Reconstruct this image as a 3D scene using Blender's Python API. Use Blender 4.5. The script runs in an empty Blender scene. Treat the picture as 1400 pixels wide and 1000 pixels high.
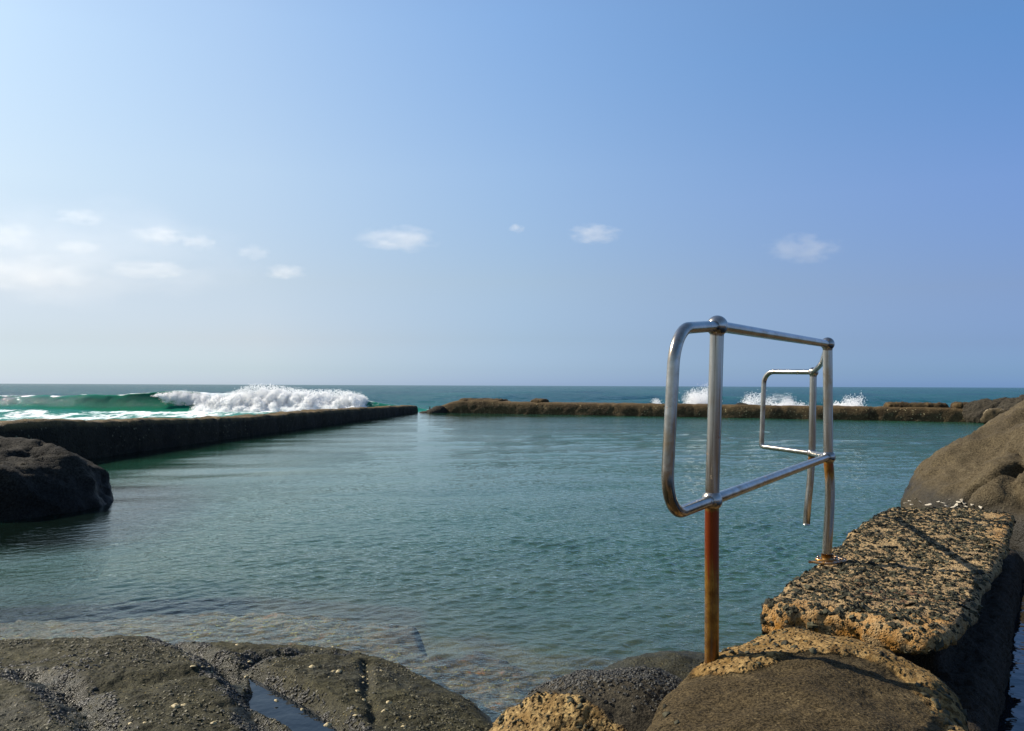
import bpy, math, random
import numpy as np
from mathutils import Vector, Matrix, Euler
R = math.radians
rng = np.random.default_rng(7)
random.seed(7)
scene = bpy.context.scene
COL = scene.collection
EYE = 1.35            # eye height above the pool's water (z = 0)
SEA = -0.35           # level of the open sea outside the walls
F = 1100.0            # focal length in units of a 1400 wide picture
SUN_AZ = R(24)        # degrees the sun stands ahead of exactly left
SUN_EL = R(38)

# ------------------------------------------------------------------ camera
cam_d = bpy.data.cameras.new('camera'); cam = bpy.data.objects.new('camera', cam_d); COL.objects.link(cam)
cam_d.sensor_width = 36; cam_d.lens = 36*F/1400; cam_d.clip_start = .05; cam_d.clip_end = 40000
CM = Matrix.Rotation(R(90)+math.atan(27.3/F), 3, 'X') @ Matrix.Rotation(R(.225), 3, 'Z')
cam.matrix_world = Matrix.Translation((0, 0, EYE)) @ CM.to_4x4()
scene.camera = cam
def ray(px, py):
    return CM @ Vector(((px-700)/F, -(py-500)/F, -1))
def at_z(px, py, z=0.0):                 # the place at height z seen in a given direction
    d = ray(px, py); t = (z-EYE)/d.z
    return Vector((d.x*t, d.y*t, z))
def at_d(px, py, dist):                  # the place dist metres ahead
    d = ray(px, py); t = dist/d.y
    return Vector((d.x*t, dist, EYE+d.z*t))

# ------------------------------------------------------------------ numpy noise
_G = np.array([(1,1,0),(-1,1,0),(1,-1,0),(-1,-1,0),(1,0,1),(-1,0,1),(1,0,-1),(-1,0,-1),(0,1,1),(0,-1,1),(0,1,-1),(0,-1,-1),(1,1,0),(-1,1,0),(0,-1,1),(0,-1,-1)], np.float32)
def perlin(P, seed=0):
    P = np.asarray(P, np.float32)
    I = np.floor(P).astype(np.int64); f = P-I
    u = f*f*f*(f*(f*6-15)+10)
    out = 0
    for dx in (0, 1):
        wx = u[:, 0] if dx else 1-u[:, 0]
        for dy in (0, 1):
            wy = u[:, 1] if dy else 1-u[:, 1]
            for dz in (0, 1):
                wz = u[:, 2] if dz else 1-u[:, 2]
                h = ((I[:, 0]+dx)*374761393 + (I[:, 1]+dy)*668265263 + (I[:, 2]+dz)*1440662683 + seed*974634777) & 0xffffffff
                h = ((h ^ (h >> 13))*1274126177) & 0xffffffff
                h = (h ^ (h >> 16)) & 15
                g = _G[h]
                out = out + wx*wy*wz*(g[:, 0]*(f[:, 0]-dx)+g[:, 1]*(f[:, 1]-dy)+g[:, 2]*(f[:, 2]-dz))
    return out
def fbm(P, scale=1., octv=4, seed=0, gain=.5, ridge=False):
    P = np.asarray(P, np.float32)*scale
    a, s, t = 1., 0, 0.
    for i in range(octv):
        n = perlin(P, seed+i)
        if ridge: n = 1-2*np.abs(n)
        s = s+a*n; t += a; a *= gain; P = P*2.03+17.3
    return s/t
def sstep(a, b, x):
    t = np.clip((x-a)/(b-a), 0, 1); return t*t*(3-2*t)
def xy3(x, y, z=0.): return np.stack([x, y, np.zeros_like(x)+z], -1)

# ------------------------------------------------------------------ objects
def tag(o, label=None, cat=None, group=None, kind=None):
    if label: o['label'] = label
    if cat: o['category'] = cat
    if group: o['group'] = group
    if kind: o['kind'] = kind
    return o
def empty(name, loc=(0, 0, 0)):
    o = bpy.data.objects.new(name, None); COL.objects.link(o); o.location = loc; o.empty_display_size = .1
    return o
def obj(name, V, Fc, mats, parent=None, smooth=True, attrs=None, fmat=None, recentre=True):
    V = np.asarray(V, np.float64); off = np.zeros(3)
    if parent is None and recentre:
        lo, hi = V.min(0), V.max(0); off = np.array([(lo[0]+hi[0])/2, (lo[1]+hi[1])/2, lo[2]])
    elif parent is not None:
        off = np.array(parent.matrix_world.translation if parent.parent is None else parent.location)
    me = bpy.data.meshes.new(name)
    V = (V-off).astype(np.float32)
    if isinstance(Fc, np.ndarray):
        n, k = Fc.shape
        me.vertices.add(len(V)); me.vertices.foreach_set('co', V.ravel())
        me.loops.add(n*k); me.loops.foreach_set('vertex_index', Fc.astype(np.int32).ravel())
        me.polygons.add(n); me.polygons.foreach_set('loop_start', np.arange(0, n*k, k, dtype=np.int32))
        me.update(calc_edges=True)
    else:
        me.from_pydata(V.tolist(), [], [tuple(int(i) for i in f) for f in Fc]); me.update()
    for m in (mats if isinstance(mats, (list, tuple)) else [mats]): me.materials.append(m)
    if fmat is not None: me.polygons.foreach_set('material_index', np.asarray(fmat, np.int32))
    me.polygons.foreach_set('use_smooth', np.asarray(smooth) if hasattr(smooth, '__len__') else np.full(len(me.polygons), smooth))
    for k, a in (attrs or {}).items():
        at = me.attributes.new(k, 'FLOAT', 'POINT'); at.data.foreach_set('value', np.asarray(a, np.float32))
    o = bpy.data.objects.new(name, me); COL.objects.link(o)
    if parent is not None: o.parent = parent
    elif recentre: o.location = off
    return o
def normals(V, Fc):
    N = np.zeros_like(V)
    a, b, c = V[Fc[:, 0]], V[Fc[:, 1]], V[Fc[:, 2]]
    n = np.cross(b-a, c-a)
    if Fc.shape[1] == 4:
        d = V[Fc[:, 3]]; n = np.cross(c-a, d-b)
    for k in range(Fc.shape[1]): np.add.at(N, Fc[:, k], n)
    return N/np.maximum(np.linalg.norm(N, axis=1, keepdims=True), 1e-12)
def grid_faces(nu, nv, wrap_v=False):
    i = np.arange(nu-1)[:, None]; j = np.arange(nv if wrap_v else nv-1)[None, :]
    j2 = (j+1) % nv
    return np.stack([i*nv+j, (i+1)*nv+j, (i+1)*nv+j2, i*nv+j2], -1).reshape(-1, 4)

# ------------------------------------------------------------------ signed distance shapes and their surface
def ell(P, c, r, rz=0.):
    q = P-np.array(c, np.float32)
    if rz:
        cs, sn = math.cos(rz), math.sin(rz)
        q = np.stack([q[:, 0]*cs+q[:, 1]*sn, -q[:, 0]*sn+q[:, 1]*cs, q[:, 2]], -1)
    r = np.array(r, np.float32)
    k0 = np.linalg.norm(q/r, axis=1); k1 = np.linalg.norm(q/(r*r), axis=1)
    return k0*(k0-1)/np.maximum(k1, 1e-6)
def smin(a, b, k):
    h = np.clip(.5+.5*(b-a)/k, 0, 1); return b*(1-h)+a*h-k*h*(1-h)
def smax(a, b, k): return -smin(-a, -b, k)
def sdpoly(X, Y, poly):
    poly = np.asarray(poly, np.float32); n = len(poly)
    d = np.full(X.shape, 1e9, np.float32); s = np.ones(X.shape, np.float32)
    for i in range(n):
        a, b = poly[i], poly[i-1]
        ex, ey = b[0]-a[0], b[1]-a[1]
        wx, wy = X-a[0], Y-a[1]
        t = np.clip((wx*ex+wy*ey)/(ex*ex+ey*ey), 0, 1)
        d = np.minimum(d, (wx-ex*t)**2+(wy-ey*t)**2)
        c1, c2, c3 = Y >= a[1], Y < b[1], ex*wy > ey*wx
        fl = (c1 & c2 & c3) | (~c1 & ~c2 & ~c3)
        s = np.where(fl, -s, s)
    return s*np.sqrt(d)
def prism(P, poly, z0, z1, r=.03):
    d2 = sdpoly(P[:, 0], P[:, 1], poly)+r
    dz = np.abs(P[:, 2]-(z0+z1)/2)-(z1-z0)/2+r
    return np.minimum(np.maximum(d2, dz), 0)+np.hypot(np.maximum(d2, 0), np.maximum(dz, 0))-r
def polyline_d(X, Y, pts):
    d = np.full(X.shape, 1e9)
    for a, b in zip(pts[:-1], pts[1:]):
        ex, ey = b[0]-a[0], b[1]-a[1]; wx, wy = X-a[0], Y-a[1]
        t = np.clip((wx*ex+wy*ey)/(ex*ex+ey*ey+1e-9), 0, 1)
        d = np.minimum(d, np.hypot(wx-ex*t, wy-ey*t))
    return d
def surfnets(fn, lo, hi, res):
    lo = np.array(lo, float); hi = np.array(hi, float)
    n = np.ceil((hi-lo)/res).astype(int)+1
    ax = [lo[i]+res*np.arange(n[i]) for i in range(3)]
    def ev(G): return np.concatenate([fn(G[i:i+400000]) for i in range(0, len(G), 400000)])
    S = 4                                   # a coarse look first, the fine one only near the surface
    cx = [np.minimum(np.arange(0, n[i]+S, S), n[i]-1) for i in range(3)]
    Gc = np.stack(np.meshgrid(*[ax[i][cx[i]] for i in range(3)], indexing='ij'), -1).reshape(-1, 3).astype(np.float32)
    fc = ev(Gc).reshape([len(c) for c in cx])
    f = fc[np.ix_(*[(np.arange(n[i])+S//2)//S for i in range(3)])].astype(np.float32)
    near = np.argwhere(np.abs(f) < 7.5*res)
    G = np.stack([ax[i][near[:, i]] for i in range(3)], -1).astype(np.float32)
    f[near[:, 0], near[:, 1], near[:, 2]] = ev(G)
    f[0] = f[-1] = 1; f[:, 0] = f[:, -1] = 1; f[:, :, 0] = f[:, :, -1] = 1
    s = f < 0
    def sl(A, d): return A[tuple(slice(d[i], A.shape[i]-1+d[i]) for i in range(3))]
    cnt = sum(sl(s, (a, b, c)).astype(np.int8) for a in (0, 1) for b in (0, 1) for c in (0, 1))
    act = (cnt > 0) & (cnt < 8)
    idx = np.full(act.shape, -1, np.int64); K = int(act.sum()); idx[act] = np.arange(K)
    base = np.argwhere(act)
    pos = np.zeros((K, 3)); w = np.zeros(K)
    def val(d): return f[base[:, 0]+d[0], base[:, 1]+d[1], base[:, 2]+d[2]]
    for axis in range(3):
        o = [k for k in range(3) if k != axis]
        for p in (0, 1):
            for q in (0, 1):
                d0 = [0, 0, 0]; d0[o[0]] = p; d0[o[1]] = q; d1 = list(d0); d1[axis] = 1
                a, b = val(d0), val(d1); cr = (a < 0) != (b < 0)
                t = np.where(cr, a/np.where(cr, a-b, 1), 0)
                pt = np.tile(np.array(d0, float), (K, 1)); pt[:, axis] = t
                pos += pt*cr[:, None]; w += cr
    V = lo+res*(base+pos/w[:, None])
    quads = []
    for axis in range(3):
        o = [(axis+1) % 3, (axis+2) % 3]
        d = [0, 0, 0]; d[axis] = 1
        A = s[tuple(slice(0, n[i]-(1 if i == axis else 0)) for i in range(3))]
        B = s[tuple(slice(1 if i == axis else 0, None) for i in range(3))]
        e = np.argwhere(A != B)
        e = e[(e[:, o[0]] > 0) & (e[:, o[1]] > 0) & (e[:, o[0]] < n[o[0]]-1) & (e[:, o[1]] < n[o[1]]-1)]
        def c(a, b):
            k = e.copy(); k[:, o[0]] -= a; k[:, o[1]] -= b; return idx[k[:, 0], k[:, 1], k[:, 2]]
        q = np.stack([c(1, 1), c(0, 1), c(0, 0), c(1, 0)], -1)
        ins = s[e[:, 0], e[:, 1], e[:, 2]]
        quads.append(np.where(ins[:, None], q, q[:, ::-1]))
    Q = np.concatenate(quads); Q = Q[(Q >= 0).all(1)]
    return V, Q
def displace(V, Q, parts):
    for amp, scale, octv, seed, ridge in parts:
        N = normals(V, Q)
        V = V+N*(amp*fbm(V, scale, octv, seed, ridge=ridge))[:, None]
    return V

# ------------------------------------------------------------------ tubes, balls
def tube(pts, rad, seg=20, caps=True):
    P = [Vector(p) for p in pts]; n = len(P)
    rad = [rad]*n if not hasattr(rad, '__len__') else rad
    T = [(P[min(i+1, n-1)]-P[max(i-1, 0)]).normalized() for i in range(n)]
    u = T[0].orthogonal().normalized(); V = []
    for i in range(n):
        u = (u-T[i]*u.dot(T[i])).normalized(); w = T[i].cross(u)
        for k in range(seg):
            a = 2*math.pi*k/seg; V.append(P[i]+(u*math.cos(a)+w*math.sin(a))*rad[i])
    Fc = [tuple(f) for f in grid_faces(n, seg, True)[:, ::-1]]
    if caps:
        Fc.append(tuple(range(seg))); Fc.append(tuple((n-1)*seg+k for k in reversed(range(seg))))
    return [tuple(v) for v in V], Fc
def ball(c, r, nu=20, nv=28, sq=1.):
    V = []; Fc = []
    for i in range(nu+1):
        th = math.pi*i/nu
        for j in range(nv):
            ph = 2*math.pi*j/nv
            V.append((c[0]+r*math.sin(th)*math.cos(ph), c[1]+r*math.sin(th)*math.sin(ph), c[2]+sq*r*math.cos(th)))
    Fc = [tuple(f) for f in grid_faces(nu+1, nv, True)]
    return V, Fc
def merge(*parts):
    V, Fc = [], []
    for v, f in parts:
        b = len(V); V += [tuple(x) for x in v]; Fc += [tuple(i+b for i in q) for q in f]
    return V, Fc
def smooth_path(pts, n=12):
    P = [Vector(p) for p in pts]; P = [2*P[0]-P[1]]+P+[2*P[-1]-P[-2]]
    out = []
    for i in range(1, len(P)-2):
        a, b, c, d = P[i-1:i+3]
        for k in range(n):
            t = k/n
            out.append(.5*((2*b)+(c-a)*t+(2*a-5*b+4*c-d)*t*t+(3*b-a-3*c+d)*t**3))
    out.append(P[-2]); return out
def fillet(pts, radii, n=10):
    P = [Vector(p) for p in pts]; out = [P[0]]
    for i in range(1, len(P)-1):
        r = radii[i-1]; a = (P[i-1]-P[i]).normalized(); b = (P[i+1]-P[i]).normalized()
        ang = a.angle(b); L = r/math.tan(ang/2)
        s, e = P[i]+a*L, P[i]+b*L
        c = P[i]+(a+b).normalized()*(r/math.sin(ang/2))
        for k in range(n+1):
            t = k/n; v = ((s-c)*(1-t)+(e-c)*t)
            out.append(c+v.normalized()*r)
    out.append(P[-1]); return out
def dense(pts, step=.02):
    out = []
    for a, b in zip(pts[:-1], pts[1:]):
        a, b = Vector(a), Vector(b); k = max(1, int((b-a).length/step))
        out += [a.lerp(b, i/k) for i in range(k)]
    return out+[Vector(pts[-1])]
def ico(sub=1):
    t = (1+5**.5)/2
    V = [(-1,t,0),(1,t,0),(-1,-t,0),(1,-t,0),(0,-1,t),(0,1,t),(0,-1,-t),(0,1,-t),(t,0,-1),(t,0,1),(-t,0,-1),(-t,0,1)]
    Fc = [(0,11,5),(0,5,1),(0,1,7),(0,7,10),(0,10,11),(1,5,9),(5,11,4),(11,10,2),(10,7,6),(7,1,8),(3,9,4),(3,4,2),(3,2,6),(3,6,8),(3,8,9),(4,9,5),(2,4,11),(6,2,10),(8,6,7),(9,8,1)]
    V = [Vector(v).normalized() for v in V]
    for _ in range(sub):
        mid = {}; nf = []
        def m(a, b):
            k = (min(a, b), max(a, b))
            if k not in mid: mid[k] = len(V); V.append(((V[a]+V[b])/2).normalized())
            return mid[k]
        for a, b, c in Fc:
            x, y, z = m(a, b), m(b, c), m(c, a); nf += [(a, x, z), (b, y, x), (c, z, y), (x, y, z)]
        Fc = nf
    return np.array([tuple(v) for v in V]), np.array(Fc)
ICO0, ICO1, ICO2 = ico(0), ico(1), ico(2)
def stones(C, N, rad, flat=(.45, .8), bits=ICO1, sink=.25, seed=0, rough=.22, long=(.7, 1.4)):
    """irregular pebbles set into a surface: centres C, surface normals N, radii rad; one vertex and face array"""
    r_ = np.random.default_rng(seed); B, BF = bits; n = len(C); m = len(B)
    h = r_.normal(size=(n, 3)); h -= N*(h*N).sum(1, keepdims=True); h /= np.linalg.norm(h, axis=1, keepdims=True)
    k = np.cross(N, h)
    sx = rad*r_.uniform(*long, n); sy = rad; sz = rad*r_.uniform(*flat, n)
    J = 1+rough*r_.normal(size=(n, m))
    L = B[None]*J[:, :, None]
    V = (L[..., 0:1]*(h*sx[:, None])[:, None]+L[..., 1:2]*(k*sy[:, None])[:, None]+L[..., 2:3]*(N*sz[:, None])[:, None]
         + (C+N*(sz*(1-2*sink)-sz*.5)[:, None])[:, None])
    Fs = (BF[None]+(np.arange(n)*m)[:, None, None]).reshape(-1, 3)
    return V.reshape(-1, 3), Fs
def to_tris(Q): return np.concatenate([Q[:, [0, 1, 2]], Q[:, [0, 2, 3]]]) if Q.shape[1] == 4 else Q
# ------------------------------------------------------------------ materials
class NT:
    def __init__(s, name):
        s.m = bpy.data.materials.new(name); s.m.use_nodes = True; s.t = s.m.node_tree; s.t.nodes.clear()
        s.out = s.n('ShaderNodeOutputMaterial')
    def n(s, typ, props=None, **inp):
        nd = s.t.nodes.new(typ)
        for k, v in (props or {}).items(): setattr(nd, k, v)
        for k, v in inp.items():
            key = int(k[1:]) if k[0] == '_' and k[1:].isdigit() else k.replace('_', ' ')
            s.set(nd.inputs[key], v)
        return nd
    def set(s, sock, v):
        if hasattr(v, 'outputs'): v = v.outputs[0]
        if hasattr(v, 'is_output'): s.t.links.new(v, sock)
        elif isinstance(v, (tuple, list)) and len(v) == 3 and sock.type == 'RGBA': sock.default_value = (*v, 1)
        else: sock.default_value = v
    def coord(s): return s.n('ShaderNodeTexCoord').outputs['Object']
    def noise(s, scale, detail=4, rough=.55, vec=None, dist=0.):
        return s.n('ShaderNodeTexNoise', Vector=vec if vec is not None else s.coord(), Scale=scale, Detail=detail, Roughness=rough, Distortion=dist).outputs['Fac']
    def vor(s, scale, vec=None, feat='F1', out='Distance', rnd=1.):
        return s.n('ShaderNodeTexVoronoi', dict(feature=feat), Vector=vec if vec is not None else s.coord(), Scale=scale, Randomness=rnd).outputs[out]
    def ramp(s, fac, a, b, lo=0., hi=1.):
        return s.n('ShaderNodeMapRange', dict(interpolation_type='SMOOTHSTEP'), _0=fac, _1=a, _2=b, _3=lo, _4=hi).outputs[0]
    def mixc(s, fac, a, b, mode='MIX'):
        nd = s.n('ShaderNodeMix', dict(data_type='RGBA', blend_type=mode))
        s.set(nd.inputs[0], fac); s.set(nd.inputs[6], a); s.set(nd.inputs[7], b)
        return nd.outputs[2]
    def math(s, op, a, b=0., clamp=False):
        nd = s.n('ShaderNodeMath', dict(operation=op, use_clamp=clamp)); s.set(nd.inputs[0], a); s.set(nd.inputs[1], b); return nd.outputs[0]
    def attr(s, name): return s.n('ShaderNodeAttribute', dict(attribute_name=name)).outputs['Fac']
    def bump(s, h, strength=.5, dist=.02, normal=None):
        nd = s.n('ShaderNodeBump', Height=h, Strength=strength, Distance=dist)
        if normal is not None: s.set(nd.inputs['Normal'], normal)
        return nd.outputs[0]
    def pbr(s, col, rough=.7, bump=None, metal=0., spec=.5, **kw):
        b = s.n('ShaderNodeBsdfPrincipled'); s.set(b.inputs['Base Color'], col); s.set(b.inputs['Roughness'], rough)
        s.set(b.inputs['Metallic'], metal); s.set(b.inputs['Specular IOR Level'], spec)
        if bump is not None: s.set(b.inputs['Normal'], bump)
        for k, v in kw.items(): s.set(b.inputs[k.replace('_', ' ')], v)
        return b.outputs[0]
    def end(s, sh): s.set(s.out.inputs['Surface'], sh); return s.m

def rock_mat(name, dark, mid, light, scale=6., bump=.6, rough=.8, speck=None, speck_amt=.5, crust=None, wet=None, bdist=.012, grain=130., spec=.4, wdark=.6):
    """weathered stone; attribute mask = its crust of pebbly concrete, attribute wet = the wet part, on hill_rock painted shade"""
    t = NT(name)
    n1, n2, n3 = t.noise(scale, 6, .65), t.noise(scale*7, 5, .7), t.noise(grain, 3, .7)
    c = t.mixc(t.ramp(n1, .32, .68), dark, mid)
    c = t.mixc(t.ramp(t.math('ADD', t.math('MULTIPLY', n2, .7), t.math('MULTIPLY', n1, .3)), .5, .68), c, light)
    c = t.mixc(t.ramp(n3, .38, .62, .0, 1.), t.mixc(.62, c, dark), t.mixc(.45, c, light))
    if speck:
        v = t.vor(55.); k = t.math('MULTIPLY', t.ramp(v, .10, .24, 1., 0.), t.ramp(t.noise(9., 3), .5, .62, 0., speck_amt))
        c = t.mixc(k, c, speck)
    h = t.math('ADD', t.math('MULTIPLY', n2, .6), t.math('MULTIPLY', n3, .4))
    h = t.math('ADD', h, t.math('MULTIPLY', t.ramp(t.vor(38.), .0, .35), .25))
    rg = rough
    if crust:
        m = t.attr('mask'); edge = t.ramp(t.math('ADD', m, t.math('MULTIPLY', t.math('SUBTRACT', t.noise(24., 5, .7), .5), 1.2)), .32, .68)
        cn = t.noise(40., 5, .7)
        cc = t.mixc(t.ramp(cn, .35, .65), crust[0], crust[1])
        cc = t.mixc(t.ramp(t.noise(11., 4, .6), .46, .66, 0., .8), cc, crust[2])
        c = t.mixc(edge, c, cc)
        h = t.math('ADD', h, t.math('MULTIPLY', edge, t.math('MULTIPLY', t.ramp(t.vor(60.), .05, .5), 1.3)))
    if wet:
        w = t.attr('wet'); c = t.mixc(t.math('MULTIPLY', w, wdark), c, t.mixc(1., c, (.35, .36, .34), 'MULTIPLY') if wdark < .8 else (.008, .007, .0045))  # high wdark lays a near-black painted shade instead of damp
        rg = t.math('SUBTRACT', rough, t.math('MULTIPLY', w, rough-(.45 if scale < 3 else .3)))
    return t.end(t.pbr(c, rg, t.bump(h, bump, bdist), spec=spec))

M = {}
# stones of the place
M['brown_rock'] = rock_mat('weathered_brown_basalt', (.010, .007, .0027), (.038, .0268, .0112), (.125, .092, .046), 3.0, 1., .9, speck=(.22, .17, .09), speck_amt=.45, spec=.1,
                           crust=((.075, .042, .013), (.28, .185, .075), (.155, .092, .028)))
M['mussel_rock'] = rock_mat('grey_boulder_stone', (.012, .010, .006), (.036, .030, .018), (.085, .070, .044), 5., 1., .85, spec=.2,
                            crust=((.075, .045, .015), (.33, .225, .09), (.17, .10, .03)))
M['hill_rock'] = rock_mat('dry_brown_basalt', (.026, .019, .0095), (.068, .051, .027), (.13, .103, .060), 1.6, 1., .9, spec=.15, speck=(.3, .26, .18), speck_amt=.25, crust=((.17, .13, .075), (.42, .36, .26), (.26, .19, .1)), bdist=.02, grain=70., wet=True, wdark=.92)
M['dark_rock'] = rock_mat('dark_wet_basalt', (.005, .0046, .0034), (.017, .0155, .011), (.050, .045, .034), 2.2, .9, .8, speck=(.15, .11, .045), speck_amt=.35, wet=True, bdist=.03, grain=45., spec=.08)
M['shore_rock'] = rock_mat('algae_dark_shore_rock', (.009, .0085, .0036), (.035, .032, .0135), (.080, .072, .035), 3.2, 1., .75, speck=(.28, .21, .07), speck_amt=.6, wet=True, spec=.12, bdist=.016, grain=110.)
M['far_rock'] = rock_mat('far_grey_rock', (.012, .010, .007), (.034, .029, .020), (.075, .064, .045), 2., .9, .9, spec=.15, bdist=.05, grain=20.)

def wall_mat(name, dark, mid, light, fleck, top):
    t = NT(name)
    n1, n2 = t.noise(.9, 6, .7), t.noise(7., 6, .75)
    c = t.mixc(t.ramp(n1, .3, .7), dark, mid); c = t.mixc(t.ramp(n2, .5, .72), c, light)
    v = t.vor(9.); k = t.math('MULTIPLY', t.ramp(v, .12, .22, 1., 0.), t.math('MULTIPLY', t.ramp(t.noise(1.1, 3), .42, .6), t.attr('band')))
    c = t.mixc(k, c, fleck)
    tp = t.math('MULTIPLY', t.attr('top'), t.ramp(t.noise(3., 5, .7), .32, .6)); c = t.mixc(tp, c, top)
    h = t.math('ADD', n2, t.math('MULTIPLY', t.ramp(t.vor(14.), 0., .4), .5))
    return t.end(t.pbr(c, .85, t.bump(h, .9, .06), spec=.2))
M['far_wall'] = wall_mat('barnacled_brown_concrete', (.036, .022, .009), (.105, .070, .030), (.19, .135, .062), (.62, .5, .25), (.085, .056, .024))
M['side_wall'] = wall_mat('weedy_black_concrete', (.010, .009, .005), (.020, .017, .009), (.04, .034, .018), (.14, .12, .07), (.13, .085, .030))
t = NT('rust_ochre_coping'); c = t.mixc(t.ramp(t.noise(5., 5, .7), .35, .65), (.028, .017, .007), (.085, .056, .022))
M['coping'] = t.end(t.pbr(c, .9, t.bump(t.noise(9., 5, .7), 1., .06), spec=.2))

# exposed aggregate of the near wall
t = NT('sandy_concrete_matrix'); n1, n2 = t.noise(5., 5, .65), t.noise(70., 4, .7)
c = t.mixc(t.ramp(n2, .3, .7), (.125, .080, .036), (.40, .285, .14))
c = t.mixc(t.ramp(n1, .42, .65, 0., .6), c, (.22, .145, .07))
c = t.mixc(t.math('MULTIPLY', t.attr('rust'), t.ramp(t.noise(12., 4, .7), .35, .6)), c, (.30, .135, .02))
c = t.mixc(t.math('MULTIPLY', t.attr('stain'), t.ramp(t.noise(9., 4, .7), .46, .6)), c, (.06, .016, .009))
c = t.mixc(t.math('MULTIPLY', t.attr('side'), .95), c, (.009, .0075, .0055))  # painted shade of the underside and right flank
h = t.math('ADD', t.math('MULTIPLY', t.ramp(t.vor(92.), .0, .5), .8), t.math('MULTIPLY', n2, .9))
M['matrix'] = t.end(t.pbr(c, .9, t.bump(h, 1., .011), spec=.25))
def stone_mat(name, a, b, rough=.5, spec=.5):
    t = NT(name); i = t.n('ShaderNodeNewGeometry').outputs['Random Per Island']
    c = t.mixc(t.ramp(i, .15, 1.), a, b); c = t.mixc(t.ramp(t.noise(90., 3), .35, .7, 0., .4), c, b)
    return t.end(t.pbr(c, rough, t.bump(t.noise(160., 3), .4, .004), spec=spec))
M['pebble'] = stone_mat('dark_pebbles', (.007, .0065, .0035), (.060, .056, .033), .65, .12)
M['mussel'] = stone_mat('black_mussel_shells', (.005, .005, .004), (.058, .055, .044), .55, .25)
M['weed'] = stone_mat('olive_algae_tufts', (.02, .018, .007), (.085, .072, .026), .7)
M['limpet'] = stone_mat('cream_limpet_shells', (.22, .16, .06), (.42, .34, .17), .6)
M['oyster'] = stone_mat('white_oyster_shells', (.18, .145, .09), (.46, .41, .32), .6)

# stainless steel, brushed and tea-stained; rust below the joints
def steel_mat(name, rust=False):
    t = NT(name); co = t.coord()
    st = t.n('ShaderNodeMapping', Vector=co, Scale=(60., 60., 2.2) if rust else (9., 9., 9.)).outputs[0]
    n = t.noise(1., 5, .7, vec=st); sp = t.noise(7., 5, .7)
    c = t.mixc(t.ramp(n, .3, .7), (.26, .232, .195), (.50, .47, .42))
    c = t.mixc(t.ramp(sp, .5, .72, 0., .75), c, (.30, .20, .10))
    fl = t.math('MULTIPLY', t.ramp(t.noise(34., 4, .7), .60, .68), t.ramp(t.noise(6., 2), .5, .62)); c = t.mixc(fl, c, (.24, .085, .02))
    rg = t.ramp(n, .2, .8, .13, .28); metal = t.math('SUBTRACT', .97, t.math('MULTIPLY', fl, .9))
    if rust:
        z = t.n('ShaderNodeSeparateXYZ', Vector=co).outputs[2]
        a = t.attr('rust'); e = t.math('ADD', a, t.math('MULTIPLY', t.math('SUBTRACT', n, .5), 1.0))
        k = t.ramp(e, .3, .62); k2 = t.ramp(e, .72, .95)
        rc = t.mixc(t.ramp(t.noise(18., 5, .7), .35, .65), (.15, .058, .008), (.31, .155, .025)); rc = t.mixc(k2, rc, (.22, .036, .005))
        c = t.mixc(k, c, rc); metal = t.math('MULTIPLY', metal, t.math('SUBTRACT', 1., t.math('MULTIPLY', k, .38)))
        rg = t.math('ADD', rg, t.math('MULTIPLY', k, .10))
    return t.end(t.pbr(c, rg, t.bump(t.math('ADD', n, t.math('MULTIPLY', sp, .5)), .12, .004), metal))
M['steel'] = steel_mat('tea_stained_steel'); M['rusty_steel'] = steel_mat('rusting_steel', True)

# water: Fresnel reflection over clear or murky depth (attribute murk = water beneath, raised where a dark reflection is painted)
t = NT('pool_sea_water'); co = t.coord()
b = t.bump(t.noise(22., 3, .6, vec=t.n('ShaderNodeMapping', Vector=co, Scale=(.7, 1., 1.), Rotation=(0, 0, .25)).outputs[0]), t.math('ADD', .05, t.math('MULTIPLY', t.attr('chop'), .68)), .024)
fr = t.math('MULTIPLY', t.n('ShaderNodeFresnel', IOR=1.33, Normal=b), t.math('SUBTRACT', 1., t.n('ShaderNodeNewGeometry').outputs['Backfacing']))
body = t.n('ShaderNodeBsdfDiffuse', Color=t.mixc(t.attr('dark_reflect'), t.mixc(t.ramp(t.noise(.35, 3), .35, .65), (.013, .060, .037), (.016, .069, .043)), (.003, .007, .005)))
tr = t.n('ShaderNodeBsdfTransparent', Color=(.90, .97, .95))
under = t.n('ShaderNodeMixShader', _0=t.attr('murk'), _1=tr, _2=body)
M['pool'] = t.end(t.n('ShaderNodeMixShader', _0=fr, _1=under, _2=t.n('ShaderNodeBsdfGlossy', Color=(.97, 1, .95), Roughness=.04, Normal=b)))
t = NT('gully_sea_water'); b = t.bump(t.noise(7., 3, .5), .22, .03)
M['gully'] = t.end(t.n('ShaderNodeMixShader', _0=t.n('ShaderNodeFresnel', IOR=1.33, Normal=b), _1=t.n('ShaderNodeBsdfDiffuse', Color=(.003, .006, .009)), _2=t.n('ShaderNodeBsdfGlossy', Color=(1, 1, 1), Roughness=.05, Normal=b)))
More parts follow.
